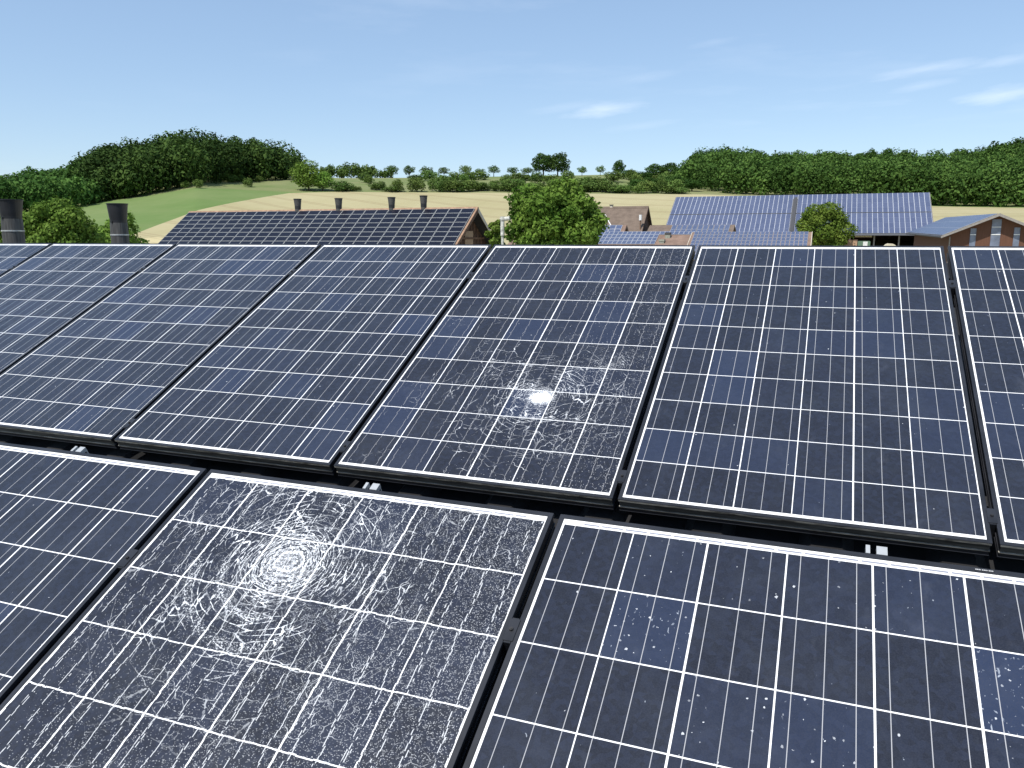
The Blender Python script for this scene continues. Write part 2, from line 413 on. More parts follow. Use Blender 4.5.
M_CELL = cell_material('solar cells under glass')
M_CELL_S = cell_material('soiled solar cells under glass', None, 1., .45)
M_CRK_A = cell_material('shattered cells front', dict(seed=1.3, ring=11., arc=2.1, near=.18, far=.9, drop=.17, frag=62., shift=.0105, bar=.00095, barcol=(.52, .53, .54),
    web=[(13., .0007, .47, .60, .7), (28., .0006, .49, .62, .55), (60., .0004, .50, .62, .4)],
    hits=[(.4064, 1.385, .085, .50, .9, 'eye')], dust=420., dust_t=1.10, side=.75), 0., .10)
M_CRK_B = cell_material('shattered cells rear', dict(seed=4.1, ring=8., arc=1.7, near=.15, far=.75, drop=.20, frag=58., shift=.0045, bar=.0008, barcol=(.25, .25, .26),
    web=[(11., .0008, .44, .58, .7), (26., .0006, .46, .58, .6)],
    hits=[(.6057, .4537, .033, .40, .85, 'core'), (.8173, .6764, .012, .15, .55, 'web')], dust=300., dust_t=1.16, side=.3))

def frame_mesh():
    b = MB()
    x0, x1, y0, y1 = -LIP, PW + LIP, -LIP, PH + LIP
    def bars(za, zb, inset, wid, mi, mi2=None):
        X0, X1, Y0, Y1 = x0 + inset, x1 - inset, y0 + inset, y1 - inset
        b.box(X0, X1, Y0, Y0 + wid, za, zb, mi if mi2 is None else mi2); b.box(X0, X1, Y1 - wid, Y1, za, zb, mi)
        b.box(X0, X0 + wid, Y0 + wid, Y1 - wid, za, zb, mi); b.box(X1 - wid, X1, Y0 + wid, Y1 - wid, za, zb, mi)
    bars(-.010, 0., 0., LIP, 0)
    b.box(x0 + .001, x1 - .001, y0 - .0012, y0 - .0001, -.0088, -.0012, 1)
    bars(-.031, -.0102, .0030, .004, 0, 2)
    bars(-.0345, -.0312, .0006, .006, 0, 1)
    bars(-.047, -.0347, .0026, .004, 0)
    bars(-.050, -.0472, .0010, .022, 0)
    return b.mesh('panel_frame', [M_FRAME, M_LIP, M_FRONT], bevel=.0007)
ME_FRAME = frame_mesh()
# front edge: grazing sun painted as a bright rim on the low side of each panel
def sheet_mesh(mt, name):
    b = MB()
    b.box(.0005, PW - .0005, .0005, PH - .0005, -.0075, -.0016, 0)
    return b.mesh(name, mt)
ME_SHEET = sheet_mesh(M_CELL, 'cell_sheet'); ME_SP = sheet_mesh(M_CELL_S, 'cell_sheet_soiled'); ME_CA = sheet_mesh(M_CRK_A, 'cell_sheet_cracked'); ME_CB = sheet_mesh(M_CRK_B, 'cell_sheet_cracked')

def tilt_pt(p):                     # panel frame -> world
    c, s = math.cos(TILT), math.sin(TILT)
    return Vector((p[0], p[1] * c - p[2] * s, p[1] * s + p[2] * c))
LOW = (.00804, -.48832 - PH, .40557)      # origin of the front row in the panel frame

def panel_proto():
    r = empty('solar_panel', (0, 0, 0), (TILT, 0, 0))
    for n, me in (('frame', ME_FRAME), ('cell_sheet', ME_SHEET)):
        o = bpy.data.objects.new(n, me); COL.objects.link(o); o.parent = r
    tag(r, None, 'solar panel', 'large solar panels in the two foreground rows')
    return r
UP_LAB = {-4: 'rear row panel cut off by the left picture edge, only its corner showing',
 -3: 'intact rear row solar panel directly in front of the black ventilation stacks',
 -2: 'intact rear row panel in front of the left end of the vented barn roof',
 -1: 'intact rear row panel immediately left of the one with a white spot',
 0: 'cracked rear row solar panel with a small solid white impact spot low right of centre',
 1: 'intact dark rear row panel immediately right of the cracked one with white spot',
 2: 'rear row solar panel cut off by the right picture edge, below the brown gabled barn'}
LO_LAB = {-1: 'intact front row solar panel in the lower left corner, left of the shattered one',
 0: 'shattered front row solar panel with white crushed rings and cracks over its glass',
 1: 'intact front row panel in the lower right corner with white specks'}
proto = panel_proto(); used = [False]
def place_panel(p, label, sheet=None):
    r = proto if not used[0] else copy_thing(proto)
    used[0] = True
    r.location = tilt_pt(p); r['label'] = label
    if sheet is not None:
        for ch in r.children:
            if ch.name.startswith('cell_sheet'): ch.data = sheet; ch['label'] = 'shattered glass with white cracks'
    return r
for c in range(-4, 3):
    place_panel((c * PX, 0, 0), UP_LAB[c])
for c in (-1, 0, 1):
    place_panel((LOW[0] + c * PX, LOW[1], LOW[2]), LO_LAB[c])
for o in list(COL.objects):
    if o.get('label') in (UP_LAB[0], LO_LAB[0]):
        for ch in o.children:
            if ch.name.startswith('cell_sheet'):
                ch.data = ME_CB if o['label'] == UP_LAB[0] else ME_CA
                ch['label'] = 'shattered glass with white cracks'

for o in list(COL.objects):
    if o.get('label') == LO_LAB[1]:
        for ch in o.children:
            if ch.name.startswith('cell_sheet'): ch.data = ME_SP
# small printed label on the back edge of the lower right panel
pr = [o for o in COL.objects if o.get('label') == LO_LAB[1]][0]
b = MB()
b.box(.825, .858, PH + .0030, PH + .0080, .0002, .0008, 0)
for k in range(11):
    b.box(.8265 + k * .0028, .8265 + k * .0028 + (.0021 if k % 4 != 3 else .0010), PH + .0042, PH + .0068, .0008, .0011, 1)
b.build('serial_label', [plain('label black', (.02, .02, .024), .5), plain('label print', (.5, .5, .5), .5)], pr)

# clamps in the gaps
def clamp_proto():
    r = empty('panel_clamp', (0, 0, 0), (TILT, 0, 0))
    g = PX - PW - 2 * LIP
    b = MB(); b.box(-g / 2 - .0028, g / 2 + .0028, -.026, .026, .0003, .0022, 0); b.box(-g / 2 + .0006, g / 2 - .0006, -.03, .03, -.052, .0003, 0)
    b.build('clamp_plate', M_FRAME, r, bevel=.0006)
    b = MB(); b.tube((0, 0, .0022), (0, 0, .0062), .0045, seg=6); b.tube((0, 0, .0062), (0, 0, .0072), .0026, seg=6)
    b.build('bolt', M_RAIL, r)
    return tag(r, None, 'clamp', 'black clamps holding the foreground panels')
cl = clamp_proto(); first = True
GAP = {-4: 'the two leftmost rear panels', -3: 'the rear panels in front of the stacks and the vented barn', -2: 'the rear panels left of the cracked one', -1: 'the cracked rear panel and its left neighbour', 0: 'the cracked rear panel and its right neighbour', 1: 'the two rightmost rear panels'}
def put_clamp(p, lab):
    global first
    r = cl if first else copy_thing(cl); first = False
    r.location = tilt_pt(p); r['label'] = lab
for c in range(-4, 2):
    gx = c * PX + PW + (PX - PW) / 2
    for yy, w in ((.088, 'lower'), (1.33, 'upper')):
        if c <= -3 and w == 'lower': continue
        put_clamp((gx, yy, 0), '%s black clamp between %s' % (w, GAP[c]))
for c, lab in ((-1, 'black clamp in the gap left of the shattered front panel'), (0, 'black clamp in the gap right of the shattered front panel')):
    put_clamp((LOW[0] + c * PX + PW + (PX - PW) / 2, LOW[1] + 1.315, LOW[2]), lab)

# little aluminium bracket ends standing behind the front row
def bracket(x, lab, fir=[None]):
    if fir[0] is None:
        r = empty('mounting_bracket', (0, 0, 0), (TILT, 0, 0))
        b = MB(); b.box(-.004, .004, 0, .022, -.012, .0, 0); b.box(-.0035, .0035, .018, .022, -.06, -.012, 0); b.build('narrow_tab', M_STEEL, r)
        b = MB(); b.box(.016, .036, 0, .022, -.012, .0, 0); b.box(.017, .035, .018, .022, -.06, -.012, 0); b.build('wide_tab', M_STEEL, r)
        tag(r, None, 'bracket', 'aluminium bracket ends behind the front row'); fir[0] = r
    else: r = copy_thing(fir[0])
    r.location = tilt_pt((LOW[0] + x, LOW[1] + PH + LIP + .002, LOW[2] - .001)); r['label'] = lab
bracket(1.6449, 'bright aluminium bracket tabs in the dark gap at right, behind the lower right panel')
bracket(.4716, 'bright aluminium bracket tabs in the dark gap behind the shattered front panel')
bracket(-.535, 'bright aluminium bracket tabs in the dark gap at left, behind the lower left panel')

# rails under each row, standing on the roof
RS = math.radians(15.8)
def roof_z(y): return -.135 + y * math.tan(RS) if y < 2.55 else -.135 + 2.55 * math.tan(RS) - (y - 2.55) * math.tan(RS)
RIDGE_Y = 2.55
for nm, org, xs, lab in (('rear', (0, 0, 0), (-4.2, 3.2), 'dark mounting frame under the rear row of panels'), ('front', LOW, (-1.15, 2.1), 'dark mounting frame under the front row of panels')):
    r = empty('panel_rack'); tag(r, lab, 'rack', 'frames carrying the foreground panels')
    for yy in (.20, 1.33):
        b = MB()
        for v in ((xs[0], xs[1]),):
            q0 = tilt_pt((0, org[1] + yy, org[2] - FD - .022))
            Mx = Matrix.Translation(q0) @ Matrix.Rotation(TILT, 4, 'X')
            b.box(xs[0], xs[1], -.02, .02, -.02, .02, 0, Mx)
        b.build('rail', M_RAIL, r)
        for x in np.arange(xs[0] + .4, xs[1], 1.6):
            zt = q0.z - .02; zb = roof_z(q0.y) - .02
            if zt - zb > .03:
                b = MB(); b.box(x - .02, x + .02, q0.y - .02, q0.y + .02, zb, zt, 0); b.build('post', M_RAIL, r)

# the barn roof we stand on: dark profiled sheets
r = empty('farm_barn', (0, 0, 0)); tag(r, 'dark roofed barn carrying the two foreground rows of panels', 'barn')
b = MB()
GZ0 = -8.0
def sheet(b, xa, xb, ya, yb, n):
    # trapezoidal ribs running up the slope
    w = (xb - xa) / n
    for i in range(n):
        x = xa + i * w
        for (a0, a1, h) in ((0, .55, 0.), (.55, .65, None), (.65, .9, .035), (.9, 1., None)):
            za = zb_ = 0.
            h0 = 0. if h is None and a0 == .55 else (.035 if h is None else h); h1 = .035 if h is None and a0 == .55 else (0. if h is None else h)
            pts = [(x + a0 * w, ya, roof_z(ya) + h0), (x + a1 * w, ya, roof_z(ya) + h1), (x + a1 * w, yb, roof_z(yb) + h1), (x + a0 * w, yb, roof_z(yb) + h0)]
            b.add(pts, [(0, 1, 2, 3)])
sheet(b, -36, 14, -9.5, RIDGE_Y, 150); sheet(b, -36, 14, RIDGE_Y, 15, 150)
b.build('roof', M_MEMB, r)
b = MB(); b.prism([(RIDGE_Y - .2, roof_z(RIDGE_Y - .2) + .04), (RIDGE_Y, roof_z(RIDGE_Y) + .045), (RIDGE_Y + .2, roof_z(RIDGE_Y + .2) + .04), (RIDGE_Y, roof_z(RIDGE_Y) + .055)], -36, 14, 'x'); b.build('ridge_cap', M_MEMB, r)
b = MB(); b.prism([(-9.2, GZ0), (14.7, GZ0), (14.7, roof_z(14.7) - .15), (RIDGE_Y, roof_z(RIDGE_Y) - .15), (-9.2, roof_z(-9.2) - .15)], -35.6, 13.6, 'x')
b.build('wall', plain('rendered wall', (.5, .47, .42), .9), r)

# two tall black ventilation stacks on its far slope
def stack(px, top_y, wtop, rng, lab, base_z=None, proto=[None]):
    p = at_r(px, top_y, rng); depth = (p - CAM).dot(FW); rad = wtop / 2 * depth / F
    return p, rad
for px, ty, w, lab in ((117, 203.5, 19.5, 'tall black ventilation stack with grey lower part, in front of the small bush'), (9.5, 199.5, 23., 'tall black ventilation stack at the left picture edge beside the leafy trees')):
    Y = 11.0
    p = at_y(px, ty, Y); depth = (p - CAM).dot(FW); rad = w / 2 * depth / F
    zb = roof_z(Y) - .1; k = depth / F
    r = empty('ventilation_stack', (p.x, p.y, zb)); tag(r, lab, 'ventilation stack', 'black ventilation stacks behind the rear row')
    h = p.z - zb
    z = lambda pix: h - pix * k * 1.02
    b = MB(); b.lathe([(rad * .80, z(19)), (rad * .82, z(16)), (rad * .97, z(3)), (rad, z(.8)), (rad * 1.06, z(.7)), (rad * 1.06, z(0)), (rad * .93, z(0)), (rad * .8, z(16)), (0.001, z(16))]); b.build('flared_top', M_STACK_TOP, r, smooth=False)
    b = MB(); b.lathe([(rad * .86, -.2), (rad * .86, z(30)), (rad * .83, z(18.6)), (0.001, z(18.6))]); b.build('pipe', M_STACK, r)
    b = MB(); b.lathe([(rad * .865, z(30.8)), (rad * .90, z(30.8)), (rad * .90, z(29.6)), (rad * .855, z(29.6))]); b.build('clamp_band', M_BAND, r)
    b = MB(); b.box(-.012, .012, -rad * .9, -rad * .82, z(19.2), z(17.2)); b.build('bolt_tab', M_STACK_TOP, r)

#@@BACKGROUND@@
# ------------------------------------------------------------------ terrain
ZC = CAM.z
HX = [-700, -300, -100, 0, 90, 140, 200, 250, 290, 340, 500, 600, 700, 850, 930, 1000, 1100, 1300, 1700]
#        r=220  300  350  430  600   (picture heights the ground reaches on that bearing)
HY = {-700: (230, 222, 216, 208, 204), -300: (229, 220, 214, 207, 203), -100: (228, 217, 212, 206, 202), 0: (228, 214, 208, 203, 198), 90: (227, 204, 190, 184, 182),
      140: (225, 198, 181, 172, 168), 200: (222, 188, 176, 168, 166), 250: (223, 191, 180.5, 171, 170), 290: (224, 193, 180, 176, 174), 340: (226, 192.5, 183, 178.5, 181),
      500: (226, 193.5, 184, 176.5, 181), 600: (225, 194.5, 184.5, 175.5, 178), 700: (223, 195, 188, 178, 172), 850: (220, 199, 190, 180, 168),
      930: (219, 206, 196, 184, 168), 1000: (218, 207, 197, 184, 160), 1100: (218, 208, 198, 184, 160), 1300: (219, 208, 198, 185, 165), 1700: (220, 208, 198, 186, 170)}
PIT = math.asin(-FW.z); HEAD = math.atan2(FW.x, FW.y)
HOR = 384 - F * math.tan(PIT)
def az_of(px): return HEAD + math.atan((px - 512) / F * math.cos(PIT))
def px_of(az):
    a = max(-1.35, min(1.35, az - HEAD)); return 512 + F * math.tan(a) / math.cos(PIT)
def rise(px, py):
    d = ray(px, py); return d.z / math.hypot(d.x, d.y)
RR = [0, 32, 60, 100, 165, 220, 300, 350, 430, 600, 900, 2500]
PROF = []
for hx in HX:
    cx = max(-350, min(1300, hx)); q = HY[hx]
    zs = [-8, -8, -7.4, -5.5, -2.6] + [ZC + rr * rise(cx, py) for rr, py in zip((220, 300, 350, 430, 600), q)]
    zs += [zs[-1] + 4, zs[-1] - 6]
    PROF.append(zs)
PROF = np.array(PROF); HAZ = np.array([az_of(h) for h in HX])
def terr(az, r):
    col = np.array([np.interp(az, HAZ, PROF[:, k]) for k in range(PROF.shape[1])])
    # smooth (Catmull-Rom) along r
    i = int(np.searchsorted(RR, r, 'right')) - 1; i = max(0, min(len(RR) - 2, i))
    t = min(1., (r - RR[i]) / (RR[i + 1] - RR[i])); h = RR[i + 1] - RR[i]
    def slope(j):
        if j <= 0 or j >= len(RR) - 1: return 0. if j <= 0 else (col[-1] - col[-2]) / (RR[-1] - RR[-2])
        a = (col[j] - col[j - 1]) / (RR[j] - RR[j - 1]); b = (col[j + 1] - col[j]) / (RR[j + 1] - RR[j])
        return 0. if a * b <= 0 else 2 * a * b / (a + b)
    m0, m1 = slope(i) * h, slope(i + 1) * h
    return float((2 * t**3 - 3 * t**2 + 1) * col[i] + (t**3 - 2 * t**2 + t) * m0 + (-2 * t**3 + 3 * t**2) * col[i + 1] + (t**3 - t**2) * m1)
def ground_xyz(az, r): return Vector((CAM.x + r * math.sin(az), CAM.y + r * math.cos(az), terr(az, r)))
def gz(x, y):
    dx, dy = x - CAM.x, y - CAM.y; return terr(math.atan2(dx, dy), math.hypot(dx, dy))

def wheat_edge(px):          # far edge of the grain field
    xs = [-100, 60, 100, 140, 190, 250, 292, 345, 700, 850, 1000, 1300]; ys = [168, 172, 188, 206, 238, 272, 300, 303, 303, 300, 296, 296]
    return float(np.interp(px, xs, ys))
def stubble_edge(px): return float(np.interp(px, [-100, 100, 160, 300, 500, 1300], [160, 168, 176, 172, 168, 165]))
def field_mat(name, c1, c2, c3, sc, stretch, rough=.95):
    m, t, b = mat(name)
    p = t.coord()
    rot = t.n.new('ShaderNodeMapping'); rot.inputs['Rotation'].default_value = (0, 0, .5); rot.inputs['Scale'].default_value = stretch
    t.l.new(p, rot.inputs[0])
    n1 = t.noise(rot.outputs[0], sc, 5., .65); n2 = t.noise(p, .022, 4., .6); n3 = t.noise(p, .55, 3., .7)
    c = t.mix(t.ramp(n1, .3, .7), c1, c2); c = t.mix(t.ramp(n2, .42, .68, 0., .75), c, c3); c = t.mix(t.ramp(n3, .35, .8, 0., .4), c, c2)
    t.put(b.inputs['Base Color'], c); b.inputs['Roughness'].default_value = rough; b.inputs['Specular IOR Level'].default_value = .1
    return m
def tramlines(m, period, width, depth, ang):
    t = NT(m.node_tree); bsdf = m.node_tree.nodes['Principled BSDF']
    src = bsdf.inputs['Base Color'].links[0].from_socket
    x, y, _ = t.sep(t.coord()); wv = t.noise(t.coord(), .012, 2.)
    q = t.m('ADD', t.m('ADD', t.m('MULTIPLY', x, math.sin(ang)), t.m('MULTIPLY', y, math.cos(ang))), t.m('MULTIPLY', wv, 14.))
    f = t.m('FRACT', t.m('DIVIDE', q, period))
    e = t.m('ABSOLUTE', t.m('SUBTRACT', t.m('ABSOLUTE', t.m('SUBTRACT', f, .5)), .9 / period))
    ln = t.m('LESS_THAN', e, width / period)
    band = t.wn(t.comb(t.m('FLOOR', t.m('DIVIDE', q, period)), 0., 0.))['Value']
    c = t.mix(t.m('MULTIPLY', ln, depth), src, (.26, .21, .115)); c = t.mix(t.ramp(band, 0., 1., 0., .30), c, (.46, .40, .25))
    t.l.new(c, bsdf.inputs['Base Color'])
M_WHEAT = field_mat('ripe grain', (.360, .322, .180), (.312, .278, .148), (.40, .362, .215), .25, (1., .06, 1.))
M_STUB = field_mat('pale stubble', (.50, .43, .24), (.43, .36, .19), (.52, .46, .28), .3, (1., .1, 1.))
M_MEAD = field_mat('meadow', (.135, .198, .066), (.112, .175, .052), (.185, .220, .092), .12, (1., .5, 1.))
M_BANK = field_mat('rough grass', (.180, .205, .085), (.120, .165, .056), (.270, .245, .135), .10, (1., .8, 1.))
M_YARD = field_mat('farmyard', (.46, .42, .32), (.36, .34, .26), (.17, .21, .08), .35, (1., 1., 1.))
tramlines(M_WHEAT, 15., .45, .75, .22); tramlines(M_STUB, 6., .3, .5, .22)
azs = np.linspace(az_of(-330), az_of(1330), 300)
azs = np.concatenate([np.linspace(az_of(-330) - 1.6, az_of(-330), 26)[:-1], azs, np.linspace(az_of(1330), az_of(1330) + 1.6, 26)[1:]])
def strip(name, lo, hi, nr, material, power=1.):
    v, f = [], []
    for a in azs:
        px = px_of(a); r0, r1 = lo(px), hi(px)
        for k in range(nr + 1):
            v.append(ground_xyz(a, r0 + (r1 - r0) * (k / nr) ** power))
    n = nr + 1
    for i in range(len(azs) - 1):
        for k in range(nr): f.append((i * n + k, (i + 1) * n + k, (i + 1) * n + k + 1, i * n + k + 1))
    me = bpy.data.meshes.new(name); me.from_pydata(v, [], f); me.materials.append(material)
    me.polygons.foreach_set('use_smooth', [True] * len(f))
    o = bpy.data.objects.new(name, me); COL.objects.link(o); o['kind'] = 'structure'
    return o
FAR = lambda px: float(np.interp(px, [-100, 60, 110, 200, 292, 345, 1300], [300, 300, 300, 302, 304, 303.01, 303.01]))
strip('farmyard', lambda p: 4., stubble_edge, 22, M_YARD)
strip('stubble_field', stubble_edge, lambda p: max(stubble_edge(p) + .5, min(wheat_edge(p) - .5, stubble_edge(p) + float(np.interp(p, [100, 150, 200, 300], [14, 22, 16, 3])))), 4, M_STUB)
SE2 = lambda p: max(stubble_edge(p) + .5, min(wheat_edge(p) - .5, stubble_edge(p) + float(np.interp(p, [100, 150, 200, 300], [14, 22, 16, 3]))))
WE2 = lambda p: max(wheat_edge(p), SE2(p) + .3)
strip('wheat_field', SE2, WE2, 26, M_WHEAT)
strip('meadow', WE2, lambda p: max(FAR(p), WE2(p) + .05), 20, M_MEAD)
strip('grass_bank', lambda p: max(FAR(p), WE2(p) + .05), lambda p: 620., 40, M_BANK)
strip('far_ground', lambda p: 620., lambda p: 2500., 14, M_MEAD, 1.6)

# ------------------------------------------------------------------ foliage
def leaf_mat(name, cols, trans=.25):
    m, t, b = mat(name)
    rnd = t.n.new('ShaderNodeNewGeometry').outputs['Random Per Island']
    oi = t.n.new('ShaderNodeObjectInfo').outputs['Random']
    n = t.noise(t.coord(), .35, 3., .6)
    at = t.n.new('ShaderNodeAttribute'); at.attribute_name = 'tint'
    c = t.mix(rnd, cols[0], cols[1]); c = t.mix(t.ramp(n, .38, .66), c, cols[2])
    hs = t.n.new('ShaderNodeHueSaturation')
    t.put(hs.inputs['Hue'], t.ramp(oi, 0., 1., .485, .512)); t.put(hs.inputs['Value'], t.ramp(t.wn(t.comb(oi, .3, .7))['Value'], 0., 1., .72, 1.28))
    c = t.mix(1., c, t.mix(t.ramp(at.outputs['Fac'], -1., 1.), (.55, .62, .55), (1.45, 1.38, 1.35)), 'MULTIPLY')
    t.l.new(c, hs.inputs['Color'])
    tr = t.n.new('ShaderNodeBsdfTranslucent'); t.l.new(hs.outputs[0], tr.inputs[0])
    t.l.new(hs.outputs[0], b.inputs['Base Color']); b.inputs['Roughness'].default_value = .75; b.inputs['Specular IOR Level'].default_value = .08
    mx = t.n.new('ShaderNodeMixShader'); mx.inputs[0].default_value = trans
    out = m.node_tree.nodes['Material Output']
    t.l.new(b.outputs[0], mx.inputs[1]); t.l.new(tr.outputs[0], mx.inputs[2]); t.l.new(mx.outputs[0], out.inputs[0])
    return m
M_LEAF = leaf_mat('walnut leaves', ((.115, .195, .028), (.190, .275, .055), (.068, .136, .020)))
M_LEAF2 = leaf_mat('bright shrub leaves', ((.135, .235, .036), (.220, .320, .075), (.090, .175, .026)))
M_WOOD = leaf_mat('woodland leaves', ((.034, .076, .016), (.068, .122, .028), (.022, .054, .012)), .15)
M_WOOD2 = leaf_mat('bright woodland leaves', ((.046, .098, .020), (.084, .148, .034), (.030, .070, .015)), .2)
M_BUSH = leaf_mat('hedge leaves', ((.090, .155, .036), (.150, .215, .060), (.066, .122, .028)), .2)
M_BARK = plain('bark', (.09, .07, .05), .95, 0, .3, 3., .2, (6, 6, 1))

def crown_pts(rng, lobes, n, leaf, inner=.55):
    """leaf quads scattered through ellipsoidal lobes, denser towards each lobe's skin"""
    lob = np.array(lobes, float)                 # cx,cy,cz,rx,ry,rz
    vol = lob[:, 3] * lob[:, 4] + lob[:, 3] * lob[:, 5]; pk = vol / vol.sum()
    idx = rng.choice(len(lob), n, p=pk)
    d = rng.normal(size=(n, 3)); d /= np.linalg.norm(d, axis=1)[:, None]
    rad = inner + (1 - inner) * rng.random(n) ** .55
    rad *= 1 + .10 * rng.normal(size=n)
    c = lob[idx, :3] + d * lob[idx, 3:] * rad[:, None]
    nn = d + .75 * rng.normal(size=(n, 3)) + np.array([0, 0, .35]); nn /= np.linalg.norm(nn, axis=1)[:, None]
    a = np.cross(nn, rng.normal(size=(n, 3))); a /= np.linalg.norm(a, axis=1)[:, None]
    b = np.cross(nn, a)
    s = leaf * (.6 + .8 * rng.random(n))[:, None]
    w = .62
    return np.stack([c - a * s, c - b * s * w + nn * s * .2, c + a * s, c + b * s * w + nn * s * .2], 1).reshape(-1, 3)
def sub_lobes(rng, R, H, z0, n, size=.42, flat=1.):
    """clumps placed over a crown ellipsoid of radius R, height H, starting at z0"""
    out = [(0, 0, z0 + H * .5, R * .62, R * .62, H * .40)]
    for k in range(n):
        th = k * 2.39996 + rng.random() * .5; u = (k + .5) / n; ph = math.acos(1 - 1.75 * u)
        px_, py_, pz_ = math.sin(ph) * math.cos(th), math.sin(ph) * math.sin(th), math.cos(ph)
        s = size * (.7 + .6 * rng.random()); q = .72 + .18 * rng.random()
        out.append((px_ * R * q, py_ * R * q, z0 + H * .5 + pz_ * H * .5 * q, R * s, R * s, R * s * .75 * flat))
    return out
def quads_mesh(name, V, material):
    n = len(V) // 4
    me = bpy.data.meshes.new(name)
    me.vertices.add(len(V)); me.vertices.foreach_set('co', V.astype(np.float32).ravel())
    me.loops.add(n * 4); me.loops.foreach_set('vertex_index', np.arange(n * 4, dtype=np.int32))
    me.polygons.add(n); me.polygons.foreach_set('loop_start', np.arange(0, n * 4, 4, dtype=np.int32)); me.polygons.foreach_set('loop_total', np.full(n, 4, dtype=np.int32))
    me.update(calc_edges=True); me.materials.append(material)
    return me
def trunk_mb(h, r, limbs, rng, spread):
    b = MB(); b.tube((0, 0, -.3), (0, 0, h * .55), r, r * .75, 8); b.tube((0, 0, h * .55), (.05 * h, 0, h), r * .75, r * .4, 8)
    for k in range(limbs):
        a = k * 6.283 / max(1, limbs) + rng.random(); z0 = h * (.45 + .4 * rng.random())
        p1 = (math.cos(a) * spread * .45, math.sin(a) * spread * .45, z0 + spread * .5); p2 = (math.cos(a) * spread * .8, math.sin(a) * spread * .8, z0 + spread * .85)
        b.tube((0, 0, z0), p1, r * .45, r * .28, 6); b.tube(p1, p2, r * .28, r * .1, 6)
    return b
def tree_meshes(seed, R, H, z0, n, leaf, lobes, trunk_r, material, size=.42, inner=.55):
    rng = np.random.default_rng(seed)
    V = crown_pts(rng, sub_lobes(rng, R, H, z0, lobes, size), n, leaf, inner)
    cm = quads_mesh('crown', V, material)
    tm = trunk_mb(z0 + H * .45, trunk_r, 5, rng, R * .8).mesh('trunk', M_BARK)
    return cm, tm
def tree(name, loc, meshes, label, cat='tree', group=None, scale=1., rz=0., parts=('crown', 'trunk')):
    r = empty(name, loc, (0, 0, rz)); r.scale = (scale,) * 3 if not hasattr(scale, '__len__') else scale
    tag(r, label, cat, group)
    for n, me in zip(parts, meshes):
        o = bpy.data.objects.new(n, me); COL.objects.link(o); o.parent = r
    return r

# big walnut tree in the middle
def spot(px, r):                  # ground point on the bearing of a picture column
    return ground_xyz(az_of(px), r)
def height_at(px, py, r): return ZC + r * rise(px, py)
def big_tree(px, left, right, top, bot, r, seed, n, leaf, lobes, material, label, size=.40):
    g = spot(px, r); depth = (at_r(px, 238, r) - CAM).dot(FW)
    R = (right - left) / 2 * depth / F; zt = height_at(px, top, r); zb = height_at(px, bot, r)
    ms = tree_meshes(seed, R * .83, (zt - zb) * .92, zb - g.z, n, leaf, lobes, R * .06, material, size)
    return tree('broadleaf_tree', g, ms, label)
big_tree(555, 501, 608, 175, 268, 84, 5, 21000, .205, 26, M_LEAF, 'large round green tree in the middle, just right of the vented barn gable', .33)
big_tree(823, 794, 852, 198, 262, 150, 8, 16000, .19, 26, M_LEAF, 'round green tree in front of the long blue solar roof', .36)

# leafy trees behind the stacks at left
big_tree(58, 12, 92, 193, 285, 62, 11, 22000, .115, 30, M_LEAF2, 'bright leafy tree between the two black ventilation stacks', .42)
big_tree(8, -26, 36, 206, 285, 66, 12, 12000, .12, 20, M_LEAF2, 'bright leafy tree at the left edge behind the left ventilation stack', .42)
big_tree(119, 93, 141, 206, 282, 70, 13, 7000, .12, 16, M_LEAF2, 'small loose bush directly behind the right ventilation stack', .46)
big_tree(496, 486, 507, 214, 262, 98, 14, 5000, .15, 12, M_LEAF2, 'small bright bush between the vented barn gable and the white duct', .46)

# small trees along the skyline, shrubs on the bank
rng0 = np.random.default_rng(77); random.seed(5)
ORCH = [tree_meshes(100 + k, 3.0, 4.2 + .5 * k, 2.0, 1100, .27, 9, .22, M_BUSH, .45) for k in range(4)]
SHRUB = [tree_meshes(200 + k, 2.6, 4.2, .1, 1100, .27, 11, .12, M_BUSH, .5) for k in range(4)]
TALL = [tree_meshes(300 + k, 4.6, 10.5, 1.2, 3600, .34, 20, .35, M_WOOD2, .42) for k in range(3)]
sky_trees = [(393, 166, 13), (411, 166, 12), (428, 167, 13), (445, 167, 11), (466, 166, 11), (481, 169, 11), (494, 166, 12), (513, 167, 12), (528, 168, 13), (581, 167, 10), (599, 166, 9)]
def fit_tree(name, meshes, px, top, width, base_h, base_w, r, label, cat, group, k):
    g = spot(px, r); h = height_at(px, top, r) - g.z; depth = (at_r(px, 200, r) - CAM).dot(FW)
    sx = width / 2 * depth / F / base_w; sz = max(.35, h / base_h)
    return tree(name, g, meshes, label, cat, group, (sx, sx, sz), k * 1.9)
for k, (px, top, w) in enumerate(sky_trees):
    fit_tree('orchard_tree', ORCH[k % 4], px, top, w, 6.2 + .5 * (k % 4), 3.2, 428, '%s small round orchard tree from the left on the skyline' % ORD[k], 'tree', 'orchard trees on the skyline', k)
fit_tree('broadleaf_tree', TALL[0], 543, 154, 21, 11.7, 4.8, 426, 'tall dense tree on the skyline above the big round tree, left of its twin', 'tree', None, 1)
fit_tree('broadleaf_tree', TALL[1], 557, 153, 22, 11.7, 4.8, 424, 'tall dense tree on the skyline above the big round tree, right of its twin', 'tree', None, 2)
fit_tree('broadleaf_tree', TALL[2], 617, 161, 12, 11.7, 4.8, 420, 'slim dark tree on the skyline right of the orchard row', 'tree', None, 3)
LIGHT = [tree_meshes(330 + k, 4.6, 10.5, .3, 3600, .34, 18, .3, M_LEAF2, .46) for k in range(2)]
fit_tree('broadleaf_tree', LIGHT[0], 311, 160, 30, 11.7, 4.8, 308, 'light green tree at the right end of the dark hilltop wood', 'tree', None, 4)
